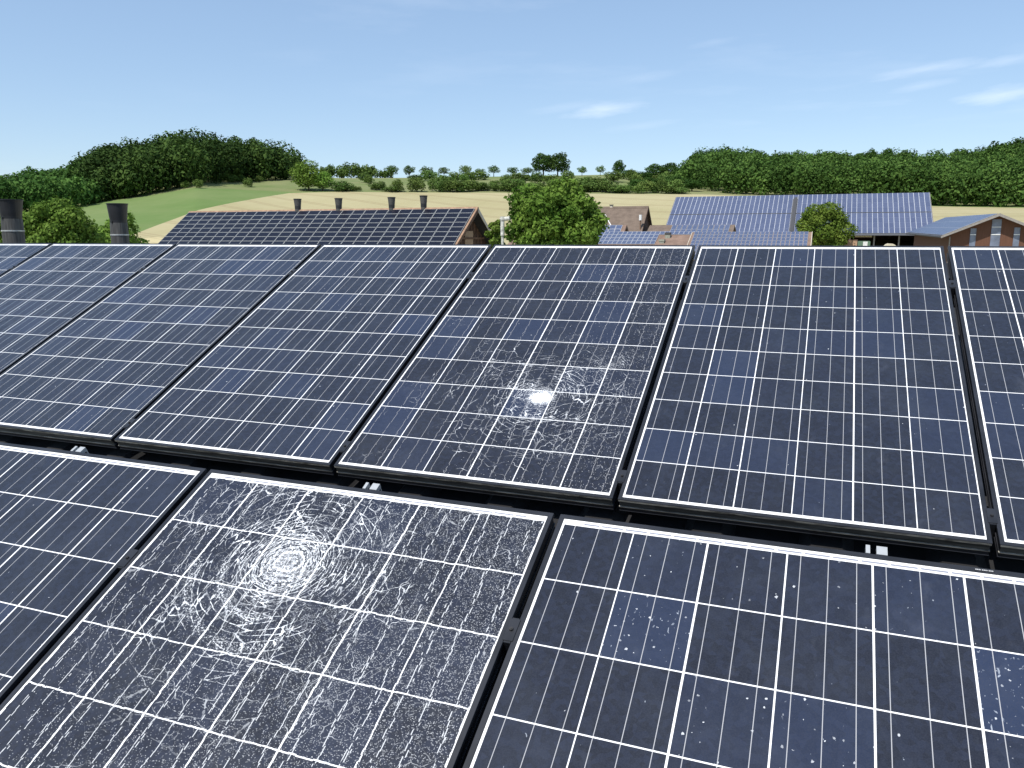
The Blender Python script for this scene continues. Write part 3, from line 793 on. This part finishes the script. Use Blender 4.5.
fit_tree('broadleaf_tree', LIGHT[1], 325, 170, 20, 11.7, 4.8, 306, 'second light green tree beside the wood end, slightly smaller and farther right', 'tree', None, 6)
shrubs = []
x = 330.
while x < 690:
    for row in range(2):
        if row == 0 or random.random() < .60:
            xx = x + random.uniform(-4, 4)
            r = (305 + random.uniform(0, 8)) if row == 0 else random.uniform(325, 385)
            dens = 1.0 if xx > 440 else .75
            if random.random() < dens: shrubs.append((xx, r, random.uniform(9, 23), random.uniform(1.6, 4.3) * (1.25 if xx > 600 else 1.)))
    x += random.uniform(7, 11.5) if x < 430 else random.uniform(5.5, 9)
shrubs += [(202, 300, 9, 2.6), (218, 330, 8, 2.2), (251, 316, 9, 3.0), (233, 332, 14, 2.8), (262, 340, 8, 2.2), (243, 338, 10, 2.6), (204, 318, 10, 2.5), (190, 306, 9, 2.0)]
shrubs.sort()
for k, (px, r, w, h) in enumerate(shrubs):
    g = spot(px, r); depth = (at_r(px, 200, r) - CAM).dot(FW); sx = w / 2 * depth / F / 2.7
    n = k + 1
    lab = 'green shrub on the rough bank, %s from the left of the bank shrubs' % (ORD[k] if k < 45 else 'number %d' % n)
    tree('shrub', g, SHRUB[k % 4], lab, 'shrub', 'shrubs on the grassy bank', (sx, sx, h / 4.1), k * 2.3)
# bushier low trees where the bank runs into the right-hand wood
for k, (px, top, w, r) in enumerate([(628, 170, 16, 392), (640, 172, 20, 380), (654, 165, 22, 385), (668, 163, 20, 380), (681, 166, 20, 360), (650, 178, 22, 335), (672, 176, 24, 330), (636, 181, 18, 322), (690, 180, 20, 322)]):
    fit_tree('broadleaf_tree', TALL[k % 3], px, top, w, 11.7, 4.8, r, '%s of the mid green trees from the left, where the bank meets the wood' % ORD[k], 'tree', 'mid green trees at the wood corner', k)

# woods: one mass each
def wood(name, label, spots, material, seed, n=260, leaf=1.15):
    rng = np.random.default_rng(seed); base = []
    for k in range(6):
        R, H = 1.0, 1.0
        base.append(crown_pts(rng, sub_lobes(rng, .5, 1.0, 0., 11, .46), n, 1., .6).reshape(-1, 4, 3))
    allv = []
    for k, (p, R, H) in enumerate(spots):
        q = base[k % 6]; c = q.mean(1, keepdims=True); off = q - c
        a = rng.random() * 6.283; ca, sa = math.cos(a), math.sin(a)
        rot = np.array([[ca, -sa, 0], [sa, ca, 0], [0, 0, 1]])
        cc = (c * np.array([2 * R, 2 * R, H])) @ rot.T
        allv.append((cc + off * leaf * .5 * (.8 + .4 * rng.random()) @ rot.T + np.array(p)).reshape(-1, 3))
    me = quads_mesh(name, np.concatenate(allv), material)
    at = me.attributes.new('tint', 'FLOAT', 'POINT')
    at.data.foreach_set('value', np.concatenate([np.full(len(v_), rng.uniform(-.9, .9)) for v_ in allv]).astype(np.float32))
    o = bpy.data.objects.new(name, me); COL.objects.link(o)
    return tag(o, label, 'wood', None, 'stuff')
def edge_fn(xs, rs): return lambda p: float(np.interp(p, xs, rs))
def wood_spots(x0, x1, step_px, rf, rb, dr, H, seed):
    rng = np.random.default_rng(seed); out = []
    x = x0
    while x < x1:
        r = rf(x) + rng.uniform(0, 3); first_row = True
        while r < rb(x):
            px = x + rng.uniform(-.6, .6) * step_px; g = ground_xyz(az_of(px), r)
            h = H(px, r) * rng.uniform(.72, 1.18); R = h * rng.uniform(.30, .43)
            z = 0. if first_row else h * .12
            out.append(((g.x, g.y, g.z + z - (.3 if first_row else 0)), R, h - z)); first_row = False
            r += dr * rng.uniform(.8, 1.25)
        x += step_px
    return out
lw = wood_spots(100, 303, 9.5, edge_fn([98, 150, 200, 250, 296, 302], [302, 303, 312, 345, 352, 372]), edge_fn([98, 150, 240, 300], [400, 425, 425, 410]), 14, lambda p, r: float(np.interp(p, [95, 130, 165, 195, 225, 262, 285, 305], [12.5, 12., 12.6, 14.2, 12.6, 12.6, 12.4, 9.5])), 1)
wood('left_wood', 'dark mixed wood on the hilltop at left above the meadow', lw, M_WOOD, 21, 850, 1.15)
fl = wood_spots(-330, 102, 10, edge_fn([-330, 60, 100], [262, 285, 300]), edge_fn([-330, 0, 100], [430, 430, 420]), 15, lambda p, r: float(np.interp(p, [-330, 0, 40, 70, 100], [10, 8.5, 9.5, 8., 9.])), 2)
wood('valley_wood', 'mid green wood at the far left, lower than the hilltop wood', fl, M_WOOD2, 22, 520, 1.15)
rw = wood_spots(690, 1330, 10.5, edge_fn([690, 720, 800, 900, 940, 1330], [352, 312, 306, 304, 301, 301]), edge_fn([690, 1330], [520, 520]), 15, lambda p, r: float(np.interp(p, [688, 700, 722, 745, 760, 1330], [10, 12.5, 13.5, 12.2, 11, 11])) * float(np.interp(r, [300, 420, 520], [1., .95, .85])), 3)
wood('right_wood', 'broad dense green wood across the right behind the long blue roof', rw, M_WOOD2, 23, 700, 1.05)
hw = wood_spots(968, 1330, 8.5, edge_fn([968, 1330], [560, 560]), edge_fn([968, 1330], [610, 610]), 15, lambda p, r: float(np.interp(p, [966, 980, 1000, 1330], [4, 8, 10, 10])), 4)
wood('hilltop_wood', 'darker clump of trees on the rise at the far right skyline', hw, M_WOOD, 24, 520, 1.4)
dw = wood_spots(326, 372, 5, edge_fn([326, 372], [470, 470]), edge_fn([326, 372], [486, 486]), 9, lambda p, r: float(np.interp(p, [326, 350, 356, 372], [5.5, 7.5, 7.5, 6.])), 5) + wood_spots(372, 395, 5, edge_fn([326, 395], [470, 470]), edge_fn([326, 395], [480, 480]), 9, lambda p, r: 5.5, 6)
wood('distant_copse', 'low distant copse on the skyline left of the orchard trees', dw, M_BUSH, 25, 300, 1.0)
print('trees', len(lw), len(fl), len(rw), len(hw), len(shrubs))

# ------------------------------------------------------------------ farm buildings
M_TILE = plain('brown roof tiles', (.165, .125, .098), .85, 0, .12, 1.2, .2)
M_TILE_R = plain('reddish brown tiles', (.22, .15, .115), .85, 0, .12, 1.2, .2)
M_RIDGE = plain('clay ridge tiles', (.34, .215, .14), .8, 0, .18, 2., .2)
M_TIMBER = plain('weathered timber', (.20, .125, .085), .9, 0, .25, 3., .2, (1, 6, .6))
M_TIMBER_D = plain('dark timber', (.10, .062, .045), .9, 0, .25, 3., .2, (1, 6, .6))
M_CLAD = plain('red brown cladding', (.130, .064, .041), .8, 0, .08, 5., .2, (5, 5, .3))
M_FASCIA = plain('grey fascia', (.27, .245, .22), .7)
M_PLASTER = plain('cream plaster', (.62, .56, .45), .9)
M_GLAZ = plain('grey glazing', (.17, .20, .27), .22, 0, .2, .8, .6)
M_WHITEB = plain('white bars', (.75, .75, .73), .6)
M_CHIM = plain('grey green chimney render', (.30, .31, .25), .9)
M_SHEET = plain('grey roof sheet', (.085, .088, .10), .7)
M_BLACKROOF = plain('dark underlay', (.03, .03, .035), .8)
def pv_mat(name, c1, c2, rough=.15):
    m, t, b = mat(name)
    oi = t.n.new('ShaderNodeObjectInfo').outputs['Random']; ri = t.n.new('ShaderNodeNewGeometry').outputs['Random Per Island']
    w = t.wn(t.comb(oi, ri, .5))['Value']
    n = t.noise(t.coord(), 2.2, 3., .6)
    t.put(b.inputs['Base Color'], t.mix(t.m('ADD', t.m('MULTIPLY', w, .6), t.m('MULTIPLY', n, .4)), c1, c2))
    b.inputs['Roughness'].default_value = rough; b.inputs['Specular IOR Level'].default_value = .3
    return m
M_PVD = pv_mat('dark module glass', (.0035, .004, .011), (.006, .0075, .018), .35)
M_PVB = pv_mat('blue module glass', (.066, .082, .145), (.092, .110, .180), .35)
M_PVB2 = pv_mat('mid blue module glass', (.066, .086, .150), (.090, .112, .185), .35)
M_PVF = plain('module frame', (.42, .43, .42), .5, .2)
M_PVF2 = plain('pale module frame', (.62, .64, .68), .5, .2)

def module_mesh(w, h, rim_x, rim_y, glass, frame, th=.04):
    b = MB()
    b.box(0, w, 0, h, 0, th - .006, 1)
    xs, ys = (0, rim_x, w - rim_x, w), (0, rim_y, h - rim_y, h)
    for i in range(3):
        for j in range(3):
            if i == 1 and j == 1: b.add([(xs[1], ys[1], th - .003), (xs[2], ys[1], th - .003), (xs[2], ys[2], th - .003), (xs[1], ys[2], th - .003)], [(0, 1, 2, 3)], 0)
            else: b.add([(xs[i], ys[j], th), (xs[i + 1], ys[j], th), (xs[i + 1], ys[j + 1], th), (xs[i], ys[j + 1], th)], [(0, 1, 2, 3)], 1)
    return b
def slope_matrix(root, u, s, h, phi, lift):
    """module corner on the front slope: u along the ridge, s down the slope to its LOW edge (root = ridge start at z=h)"""
    loc = Vector((u, -s * math.cos(phi), h - s * math.sin(phi))) + Vector((0, -math.sin(phi), math.cos(phi))) * lift
    return loc

def gable_house(name, label, cat, x0, x1, yr, zr, phi, hf, hb, zg, roof_m, wall_m, over=.5, th=.22, rotz=0., ridge_m=None, verge_m=None, open_front=False, verge_w=.25, verge_lit_m=None):
    """ridge along local x from 0 to L at local (y=0, z=zr-zg); hf/hb: horizontal depth of the front/back slopes"""
    L = x1 - x0; h = zr - zg; tn = math.tan(phi)
    r = empty(name, (x0, yr, zg) if rotz == 0 else (yr, x0, zg), (0, 0, rotz)); tag(r, label, cat)
    t2 = th / math.cos(phi)
    b = MB()
    b.prism([(0, h), (-hf, h - hf * tn), (-hf, h - hf * tn - t2), (0, h - t2)], 0, L, 'x')
    b.prism([(.001, h), (hb, h - hb * tn), (hb, h - hb * tn - t2), (.001, h - t2)], 0, L, 'x')
    rf = b.build('roof', roof_m, r)
    if ridge_m is not None:
        b = MB(); b.prism([(-.30, h - .30 * tn + .03), (-.16, h + .06), (0, h + .14), (.16, h + .06), (.30, h - .30 * tn + .03)], -.02, L + .02, 'x'); b.build('ridge_tiles', ridge_m, rf)
    b = MB(); wf, wb = hf - over, hb - over
    if not open_front:
        b.prism([(-wf, 0), (wb, 0), (wb, h - wb * tn - t2), (0, h - t2 - .003), (-wf, h - wf * tn - t2)], over, L - over, 'x')
    else:
        b.prism([(wb - .3, 0), (wb, 0), (wb, h - wb * tn - t2), (wb - .3, h - (wb - .3) * tn - t2)], over, L - over, 'x')
        for xx in (over, L - over - .3): b.prism([(-wf, 0), (wb - .3, 0), (wb - .3, h - (wb - .3) * tn - t2), (0, h - t2), (-wf, h - wf * tn - t2)], xx, xx + .3, 'x')
    b.build('wall', wall_m, r)
    if verge_m is not None:
        for xx, sgn in ((-.05, 0), (L, 1)):
            for s in (-1, 1):
                hh = hf if s < 0 else hb
                b = MB(); b.prism([(0, h + .05), (s * (hh + .05), h - (hh + .05) * tn + .05), (s * (hh + .05), h - (hh + .05) * tn - t2 - verge_w * .3), (0, h - t2 - verge_w)], xx, xx + .05, 'x'); b.build('verge_board', verge_lit_m if (s > 0 and verge_lit_m) else verge_m, r)
    return r, h

panels_left = []            # far panels counted individually
STUFF = MB()
def array(root_loc, rotz, h, phi, u0, s0, nx, ns, w, hgt, gapx, gaps, glass, frame, rim, lift, label_fn=None, group=None, skip=None, stuff_mi=None, gap_rows=()):
    me = None
    R = Matrix.Translation(root_loc) @ (Euler((0, rotz[0], rotz[1])).to_matrix().to_4x4() if isinstance(rotz, tuple) else Matrix.Rotation(rotz, 4, 'Z'))
    if stuff_mi is None: me = module_mesh(w, hgt, rim[0], rim[1], 0, 1).mesh('module', [glass, frame])
    s = s0
    for j in range(ns):
        s += hgt
        for i in range(nx):
            if skip and skip(i, j): continue
            loc = slope_matrix(None, u0 + i * (w + gapx), s, h, phi, lift)
            Mx = R @ Matrix.Translation(loc) @ Matrix.Rotation(phi, 4, 'X')
            if stuff_mi is None:
                o = bpy.data.objects.new('solar_panel', me); COL.objects.link(o); o.matrix_world = Mx
                tag(o, label_fn(i, j), 'solar panel', group)
            else:
                mb = module_mesh(w, hgt, rim[0], rim[1], 0, 1)
                b0 = len(STUFF.v); STUFF.v += [tuple(Mx @ Vector(p)) for p in mb.v]
                STUFF.f += [tuple(b0 + q for q in f) for f in mb.f]; STUFF.mi += [stuff_mi if m_ == 0 else 2 for m_ in mb.mi]
        s += gaps + (gap_rows[j] if j < len(gap_rows) else 0.)

# --- vented barn at left: dark landscape modules, four vents on the ridge
D1 = 89.0
pl, pr_ = at_y(189.5, 211.8, D1), at_y(478, 208.4, D1)
zr = (pl.z + pr_.z) / 2; phi = math.radians(35)
zg = gz((pl.x + pr_.x) / 2, D1) - .5
vb, h = gable_house('vented_barn', 'long barn with dark solar roof, clay ridge and four black ridge vents', 'barn', pl.x, pr_.x, D1, zr, phi, 7.6, 7.6, zg, M_BLACKROOF, M_TIMBER_D, 1.4, .2, 0., M_RIDGE, M_TIMBER, False, .25, M_PLASTER)  # rear verge boards paler: their sunlit edge is put into the colour
Lb = pr_.x - pl.x
b = MB(); b.prism([(0, h + .012), (-7.6, h - 7.6 * math.tan(phi) + .012), (-7.6, h - 7.6 * math.tan(phi) - .0), (0, h - .0)], Lb - .24, Lb - .02, 'x'); b.build('verge_tiles', M_RIDGE, vb)
# gable timbers
b = MB()
for k in range(9):
    yy = -4.0 + k; b.box(Lb - 1.40, Lb - 1.33, yy - .07, yy + .07, 0, h - abs(yy) * math.tan(phi) - .35)
b.box(Lb - 1.33, Lb - 1.25, -5.2, 5.2, h - 3.75, h - 3.5)
b.build('gable_timbers', M_TIMBER, vb)
b = MB(); b.box(Lb - 1.38, Lb - 1.30, -1.0, 1.4, h - 6.2, h - 2.75); b.build('gable_door', plain('pale boards', (.46, .33, .22), .9, 0, .15, 3., .2, (1, 8, .6)), vb)
nx1 = 26; mw = (Lb - .34) / nx1 - .045
ROWW = ['top', 'second', 'third', 'fourth', 'fifth', 'sixth', 'seventh', 'eighth']
array((pl.x, D1, zg), 0., h, phi, .05, .22, nx1, 8, mw, .93, .045, .05, M_PVD, M_PVF, (.035, .03), .05,
      lambda i, j: 'dark panel on the vented barn, %s row from the ridge, %s from its left end' % (ROWW[j], ORD[i]), 'dark solar panels on the vented barn')
for k, (px, top) in enumerate(((297.5, 199.8), (338.5, 199.2), (391.5, 198.2), (423.5, 196.6))):
    p = at_y(px, top, D1); depth = (p - CAM).dot(FW); R = 3.75 * depth / F; hh = p.z - zr + .25
    r = empty('ridge_vent', (p.x, D1, zr - .3)); tag(r, '%s black tapered vent from the left on the vented barn ridge' % ORD[k], 'roof vent', 'black vents on the barn ridge')
    b = MB(); b.lathe([(R * .74, 0), (R * .80, hh * .45), (R, hh + .05)]); b.build('pipe', M_STACK, r)
    b = MB(); b.lathe([(R * 1.0, hh + .05), (R * 1.07, hh + .06), (R * 1.07, hh + .18), (R * .9, hh + .18), (R * .8, hh * .3), (.001, hh * .3)]); b.build('rim', M_STACK_TOP, r)

# --- long blue roof at right
D2 = 178.0
pl, pr_ = at_y(676.5, 196.3, D2), at_y(929, 193.6, D2)
zr = (pl.z + pr_.z) / 2; phi = math.radians(30)
hf = 14.2; zg = gz((pl.x + pr_.x) / 2, D2 - 10)
zg = min(zg, zr - hf * math.tan(phi) - 3.5)
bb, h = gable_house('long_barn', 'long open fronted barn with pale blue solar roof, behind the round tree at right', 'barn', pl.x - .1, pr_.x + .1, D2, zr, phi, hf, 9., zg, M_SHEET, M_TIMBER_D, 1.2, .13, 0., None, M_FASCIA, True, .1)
Lb = pr_.x - pl.x + .2
he = h - hf * math.tan(phi)
for xx in np.linspace(1.5, Lb - 1.5, 12):
    b = MB(); b.box(xx - .13, xx + .13, -hf + 1.2, -hf + 1.46, 0, he + .3); b.build('post', M_FASCIA, bb)
nx2 = 53; mw = (Lb - .2) / nx2 - .02
sl_len = hf / math.cos(phi)
mh = (sl_len - .9) / 8
array((pl.x - .1, D2, zg), 0., h, phi, .1, .12, nx2, 8, mw, mh - .012, .02, .012, M_PVB, M_PVF2, (.036, .004), .06, stuff_mi=0, gap_rows=(0, 0, 0, .32), skip=lambda i, j: i == 26 and j > 0)
b = MB()
def on_slope(u0, u1, s0, s1, t0, t1):
    vs = []
    for t_ in (t0, t1):
        for s_ in (s0, s1):
            for u_ in (u0, u1): vs.append(slope_matrix(None, u_, s_, h, phi, t_))
    return vs
u = .1 + 26 * (mw + .02)
b.add(on_slope(u + .25, u + mw - .05, mh * 1.0, sl_len - .6, .02, .5), [(0, 2, 3, 1), (4, 5, 7, 6), (0, 1, 5, 4), (2, 6, 7, 3), (0, 4, 6, 2), (1, 3, 7, 5)]); b.build('roof_duct', plain('grey sheet duct', (.055, .055, .06), .7), bb)

# --- right brown barn, ridge running away from us
Yf = 104.0
pa = at_y(999.5, 213.6, Yf); pe = at_y(941.5, 236.2, Yf)
half = pa.x - pe.x; phi3 = math.atan2(pa.z - pe.z, half)
zg3 = gz(pa.x, Yf + 15) - 1.6; Lr = 44.0; TL3 = math.radians(.75)
rb, h3 = gable_house('brown_barn', 'red brown clad barn with glazed strips in its gable at the right edge', 'barn', Yf + Lr, Yf + 2 * Lr, pa.x, pa.z, phi3, half, half, zg3, M_SHEET, M_CLAD, 1.1, .16, -math.pi / 2, None, M_FASCIA, False, .10)
rb.location.z += Lr * math.sin(TL3); rb.rotation_euler = (0, TL3, -math.pi / 2)
def gable_box(nm, cx, w, z0, z1, m_, parent, d=.05, proud=.0):
    b = MB(); b.box(Lr - 1.1 + proud, Lr - 1.1 + d + proud, cx - w / 2, cx + w / 2, z0, z1); return b.build(nm, m_, parent)
for cx, w in ((0.0, .95), (-2.28, .60), (2.1, .60)):
    z1 = h3 - abs(cx) * math.tan(phi3) - .62 - (.0 if cx else .0); z0 = 1.2
    g = gable_box('glazed_strip', cx, w, z0, z1, M_GLAZ, rb, .04)
    b = MB()
    for zz in (h3 - 2.35, h3 - 4.0, h3 - 5.6):
        if zz < z1: b.box(Lr - 1.1 + .041, Lr - 1.1 + .09, cx - w / 2, cx + w / 2, zz - .05, zz + .05)
    if cx == 0: b.box(Lr - 1.1 + .041, Lr - 1.1 + .09, cx - w / 2, cx + w / 2, h3 - 1.5 - .04, h3 - 1.5 + .04)
    for xx in (-w / 2, w / 2 - .05): b.box(Lr - 1.1 + .041, Lr - 1.1 + .088, cx + xx, cx + xx + .05, z0, z1, 1)
    b.build('mullion', [M_WHITEB, M_GLAZ], g)
b = MB(); b.tube((Lr - 1.0, -half + 1.0, 0), (Lr - 1.0, -half + 1.0, h3 - (half - .3) * math.tan(phi3) - .2), .07, seg=8); b.build('downpipe', M_FASCIA, rb)
sl3 = half / math.cos(phi3)
array((pa.x, Yf + Lr, zg3 + Lr * math.sin(TL3)), (TL3, -math.pi / 2), h3, phi3, .15, .12, 27, 3, Lr / 27.2 - .04, (sl3 - .3) / 3 - .03, .02, .02, M_PVB2, M_PVF2, (.012, .012), .04, stuff_mi=1)
b = MB(); b.prism([(-half, h3 - half * math.tan(phi3) - .02), (-half - .16, h3 - half * math.tan(phi3) - .02), (-half - .16, h3 - half * math.tan(phi3) - .16), (-half, h3 - half * math.tan(phi3) - .16)], 0, Lr, 'x'); b.build('gutter', M_STACK, rb)

# --- brown tiled house in the centre
D4 = 128.0
pl, pr_ = at_y(574, 208.3, D4), at_y(648.5, 206.3, D4)
zr = (pl.z + pr_.z) / 2; phi = math.radians(42); zg = gz((pl.x + pr_.x) / 2, D4) - .3
hb_, h = gable_house('tiled_house', 'brown tiled house with plain roof right of the big round tree', 'house', pl.x, pr_.x, D4, zr, phi, 6.2, 6.2, zg, M_TILE, M_TIMBER_D, .35, .18, 0., M_TILE, M_TIMBER_D)
p = at_y(611.5, 204.2, D4)
b = MB(); b.box(p.x - pl.x - .2, p.x - pl.x + .2, -.2, .2, h - .1, h + .30, 0); b.box(p.x - pl.x - .3, p.x - pl.x + .3, -.3, .3, h + .30, h + .42, 1); b.build('ridge_vent', [M_PLASTER, M_STACK], hb_)
p = at_y(640.5, 217, D4 - 4.0)
b = MB(); b.tube((p.x - pl.x, -4.0, h - 6), (p.x - pl.x, -4.0, p.z - zg - .5), .09, seg=8, mi=1); b.tube((p.x - pl.x, -4.0, p.z - zg - .5), (p.x - pl.x, -4.0, p.z - zg + .35), .22, .22, 10, 0); b.build('flue_pipe', [M_WHITEB, M_TIMBER], hb_)
p0, p1 = at_y(604.5, 217, D4 - 2.), at_y(610.5, 226, D4 - 4.)
b = MB(); b.tube((p0.x - pl.x, -1.6, h - 1.6 * math.tan(phi) + .2), (p1.x - pl.x, -3.6, h - 3.6 * math.tan(phi) + .2), .09, seg=6); b.build('roof_rail', M_WHITEB, hb_)

# --- small solar roof (brick gable) right of the tree
D5 = 108.0
pl, pr_ = at_y(590, 225.2, D5), at_y(626.5, 224.9, D5)
zr = (pl.z + pr_.z) / 2; phi = math.radians(35); zg = gz(pl.x, D5) - .2
sh, h = gable_house('small_annexe', 'small annexe with blue solar roof and brick gable beside the big round tree', 'annexe', pl.x, pr_.x, D5, zr, phi, 2.6, 2.0, zg, M_TILE_R, plain('brick', (.30, .14, .09), .9), .15, .15, 0., None, M_TILE_R)
array((pl.x, D5, zg), 0., h, phi, .25, .12, 5, 3, (pr_.x - pl.x - .7) / 5 - .06, .92, .06, .05, M_PVB2, M_PVF2, (.03, .03), .04,
      lambda i, j: 'blue panel on the small brick annexe, %s row, %s from its left' % (('top', 'middle', 'bottom')[j], ORD[i]), 'blue solar panels on the small annexe')

# --- low reddish roof with a field of blue modules and two chimneys
D6 = 100.0
pl, pr_ = at_y(518, 232.6, D6), at_y(699, 231.2, D6)
zr = (pl.z + pr_.z) / 2; phi = math.radians(22); zg = gz((pl.x + pr_.x) / 2, D6) - .2
lh, h = gable_house('low_stable', 'low reddish roofed stable half covered by blue panels, two stub chimneys', 'stable', pl.x, pr_.x, D6, zr, phi, 6., 5., zg, M_TILE_R, M_PLASTER, .3, .15)
u0 = at_y(597, 233, D6).x - pl.x; u1 = at_y(661, 233, D6).x - pl.x; nxa = 14; mw = (u1 - u0) / nxa - .04
array((pl.x, D6, zg), 0., h, phi, u0, .10, nxa, 4, mw, .98, .04, .05, M_PVB2, M_PVF2, (.025, .03), .05,
      lambda i, j: 'blue panel on the low stable roof, %s row, %s from the left' % (('top', 'second', 'third', 'bottom')[j], ORD[i]), 'blue solar panels on the low stable')
array((pl.x, D6, zg), 0., h, phi, u0 + nxa * (mw + .04), .10, 8, 1, mw, .98, .04, .05, M_PVB2, M_PVF2, (.025, .03), .05,
      lambda i, j: 'blue panel in the single top row strip of the low stable, %s from the left' % ORD[i], 'blue solar panels on the low stable')
for k, (px, py, lab) in enumerate(((668, 232.4, 'taller grey green chimney with dark cap on the low stable roof'), (662, 239.3, 'short grey green chimney lower on the low stable roof'))):
    dd = D6 - 1.7 - 1.5 * k; p = at_y(px, py, dd); w = .30
    c = empty('chimney', (p.x, dd, p.z - 1.8)); tag(c, lab, 'chimney')
    b = MB(); b.box(-w, w, -w, w, 0, 1.55); b.build('stack', M_CHIM, c)
    b = MB(); b.box(-w - .05, w + .05, -w - .05, w + .05, 1.55, 1.8); b.build('cap', M_STACK if k == 0 else M_CHIM, c)

# --- stepped roof behind it and the long low solar roof
D7 = 126.0
pl, pr_ = at_y(650, 225.2, D7), at_y(735, 224.6, D7)
zr = (pl.z + pr_.z) / 2; phi = math.radians(24); zg = gz((pl.x + pr_.x) / 2, D7) - .2
mh_, h = gable_house('middle_shed', 'low brown roofed shed with a strip of blue panels below the long blue roof', 'shed', pl.x, pr_.x, D7, zr, phi, 5., 4., zg, M_TILE, M_TIMBER, .3, .15)
u0 = at_y(673, 226, D7).x - pl.x; u1 = at_y(731, 226, D7).x - pl.x
array((pl.x, D7, zg), 0., h, phi, u0, .25, 11, 2, (u1 - u0) / 11 - .10, 1.6, .10, .05, M_PVB2, M_PVF2, (.02, .02), .05, stuff_mi=1)
D8 = 92.0
pl, pr_ = at_y(692.5, 232.6, D8), at_y(812, 231.6, D8)
zr = (pl.z + pr_.z) / 2; phi = math.radians(24); zg = gz((pl.x + pr_.x) / 2, D8) - .2
ls, h = gable_house('low_shed', 'low shed fully covered by a fine grid of blue panels, left of the round tree', 'shed', pl.x, pr_.x, D8, zr, phi, 7., 5., zg, M_TILE_R, M_PLASTER, .3, .15, 0., None, M_PLASTER)
nx8 = 27; mw = (pr_.x - pl.x - .6) / nx8 - .06
array((pl.x, D8, zg), 0., h, phi, .3, .08, nx8, 9, mw, .74, .06, .07, M_PVB2, M_PVF2, (.012, .012), .05, stuff_mi=1)
o = STUFF.build('solar_panels', [M_PVB, M_PVB2, M_PVF2]); tag(o, 'blue solar panels covering the far farm roofs at right', 'solar panels', None, 'stuff')

# --- white bent duct beside the big tree
p = at_y(502.5, 216.5, 74.0); zg = gz(p.x, 74.0)
r = empty('exhaust_duct', (p.x, 74., zg)); tag(r, 'white bent duct standing between the vented barn and the big round tree', 'duct')
b = MB(); b.tube((0, 0, 0), (0, 0, p.z - zg - .4), .14, seg=12); b.tube((0, 0, p.z - zg - .4), (0, 0, p.z - zg), .24, seg=12); b.tube((-.2, 0, p.z - zg - .3), (.8, 0, p.z - zg - .18), .22, .2, seg=12); b.tube((0, 0, p.z - zg - 1.9), (0, 0, p.z - zg - .4), .2, seg=12)
b.build('pipe', plain('stained white pipe', (.50, .50, .46), .6, 0., .3, 4.), r)

# --- things under the eave of the long barn
def ground_box(nm, label, cat, x0, x1, y0, y1, Y, m_, dep=2.):
    a, c = at_y(x0, y0, Y), at_y(x1, y1, Y); zg = gz(a.x, Y) - .2
    return a, c, zg
Yb = D2 - hf + .5
a, c, zg = ground_box('', '', '', 855, 872, 234.0, 237.6, Yb, None)
r = empty('board_stack', (a.x, Yb, c.z)); tag(r, 'pale yellow board panel hanging under the long barn eave', 'board')
b = MB()
n = 7; w = (c.x - a.x) / n
for k in range(n): b.box(k * w + .02, (k + 1) * w - .02, 0, .06, .12, a.z - c.z - .1, 0)
b.build('boards', plain('pale pine', (.55, .48, .28), .8), r)
b = MB(); b.box(0, n * w, .06, .12, 0, .12); b.box(0, n * w, .06, .12, a.z - c.z - .1, a.z - c.z); b.build('batten', M_TIMBER, r)
Yw = 150.0
a, c, zg = ground_box('', '', '', 836, 857, 239.8, 246, Yw, None)
r = empty('garden_wall', (a.x, Yw, zg)); tag(r, 'low terracotta wall right of the round tree', 'wall')
b = MB(); b.box(0, c.x - a.x, 0, .3, 0, a.z - zg - .1); b.build('masonry', plain('terracotta render', (.45, .29, .19), .9), r)
b = MB(); b.box(-.05, c.x - a.x + .05, -.05, .35, a.z - zg - .1, a.z - zg); b.build('coping', M_TILE_R, r)
a, c, zg = ground_box('', '', '', 858, 870, 241, 247, 154, None)
r = empty('water_tank', (a.x, 154, zg)); tag(r, 'green and white tank standing under the long barn eave', 'tank')
hh = a.z - zg; ww = (c.x - a.x)
b = MB(); b.prism([(0, 0), (ww, 0), (ww, hh * .97), (ww - .15, hh), (.15, hh), (0, hh * .97)], 0, 1.6, 'y'); b.build('body', plain('green tank', (.12, .20, .13), .6), r)
b = MB(); b.box(ww * .42, ww * .78, -.03, -.002, hh - .9, hh - .1); b.build('white_plate', M_WHITEB, r)
a, c, zg = ground_box('', '', '', 880, 901, 243.5, 247, 156, None)
rngh = np.random.default_rng(9)
b = MB(); ww = (c.x - a.x); hh = a.z - zg
pts = [(-.4, 0)] + [(ww * t_, hh * (math.sin(math.pi * min(1, max(0, .12 + t_ * .76))) ** .6) + rngh.normal() * .04) for t_ in np.linspace(0, 1, 11)] + [(ww + .4, 0)]
b.prism(pts, 0, 3., 'y')
o = b.build('sand_heap', plain('pale sand', (.60, .54, .40), .95), None); o.location = (a.x, 156, zg); tag(o, 'pale cream heap in front of the long barn opening', 'heap')
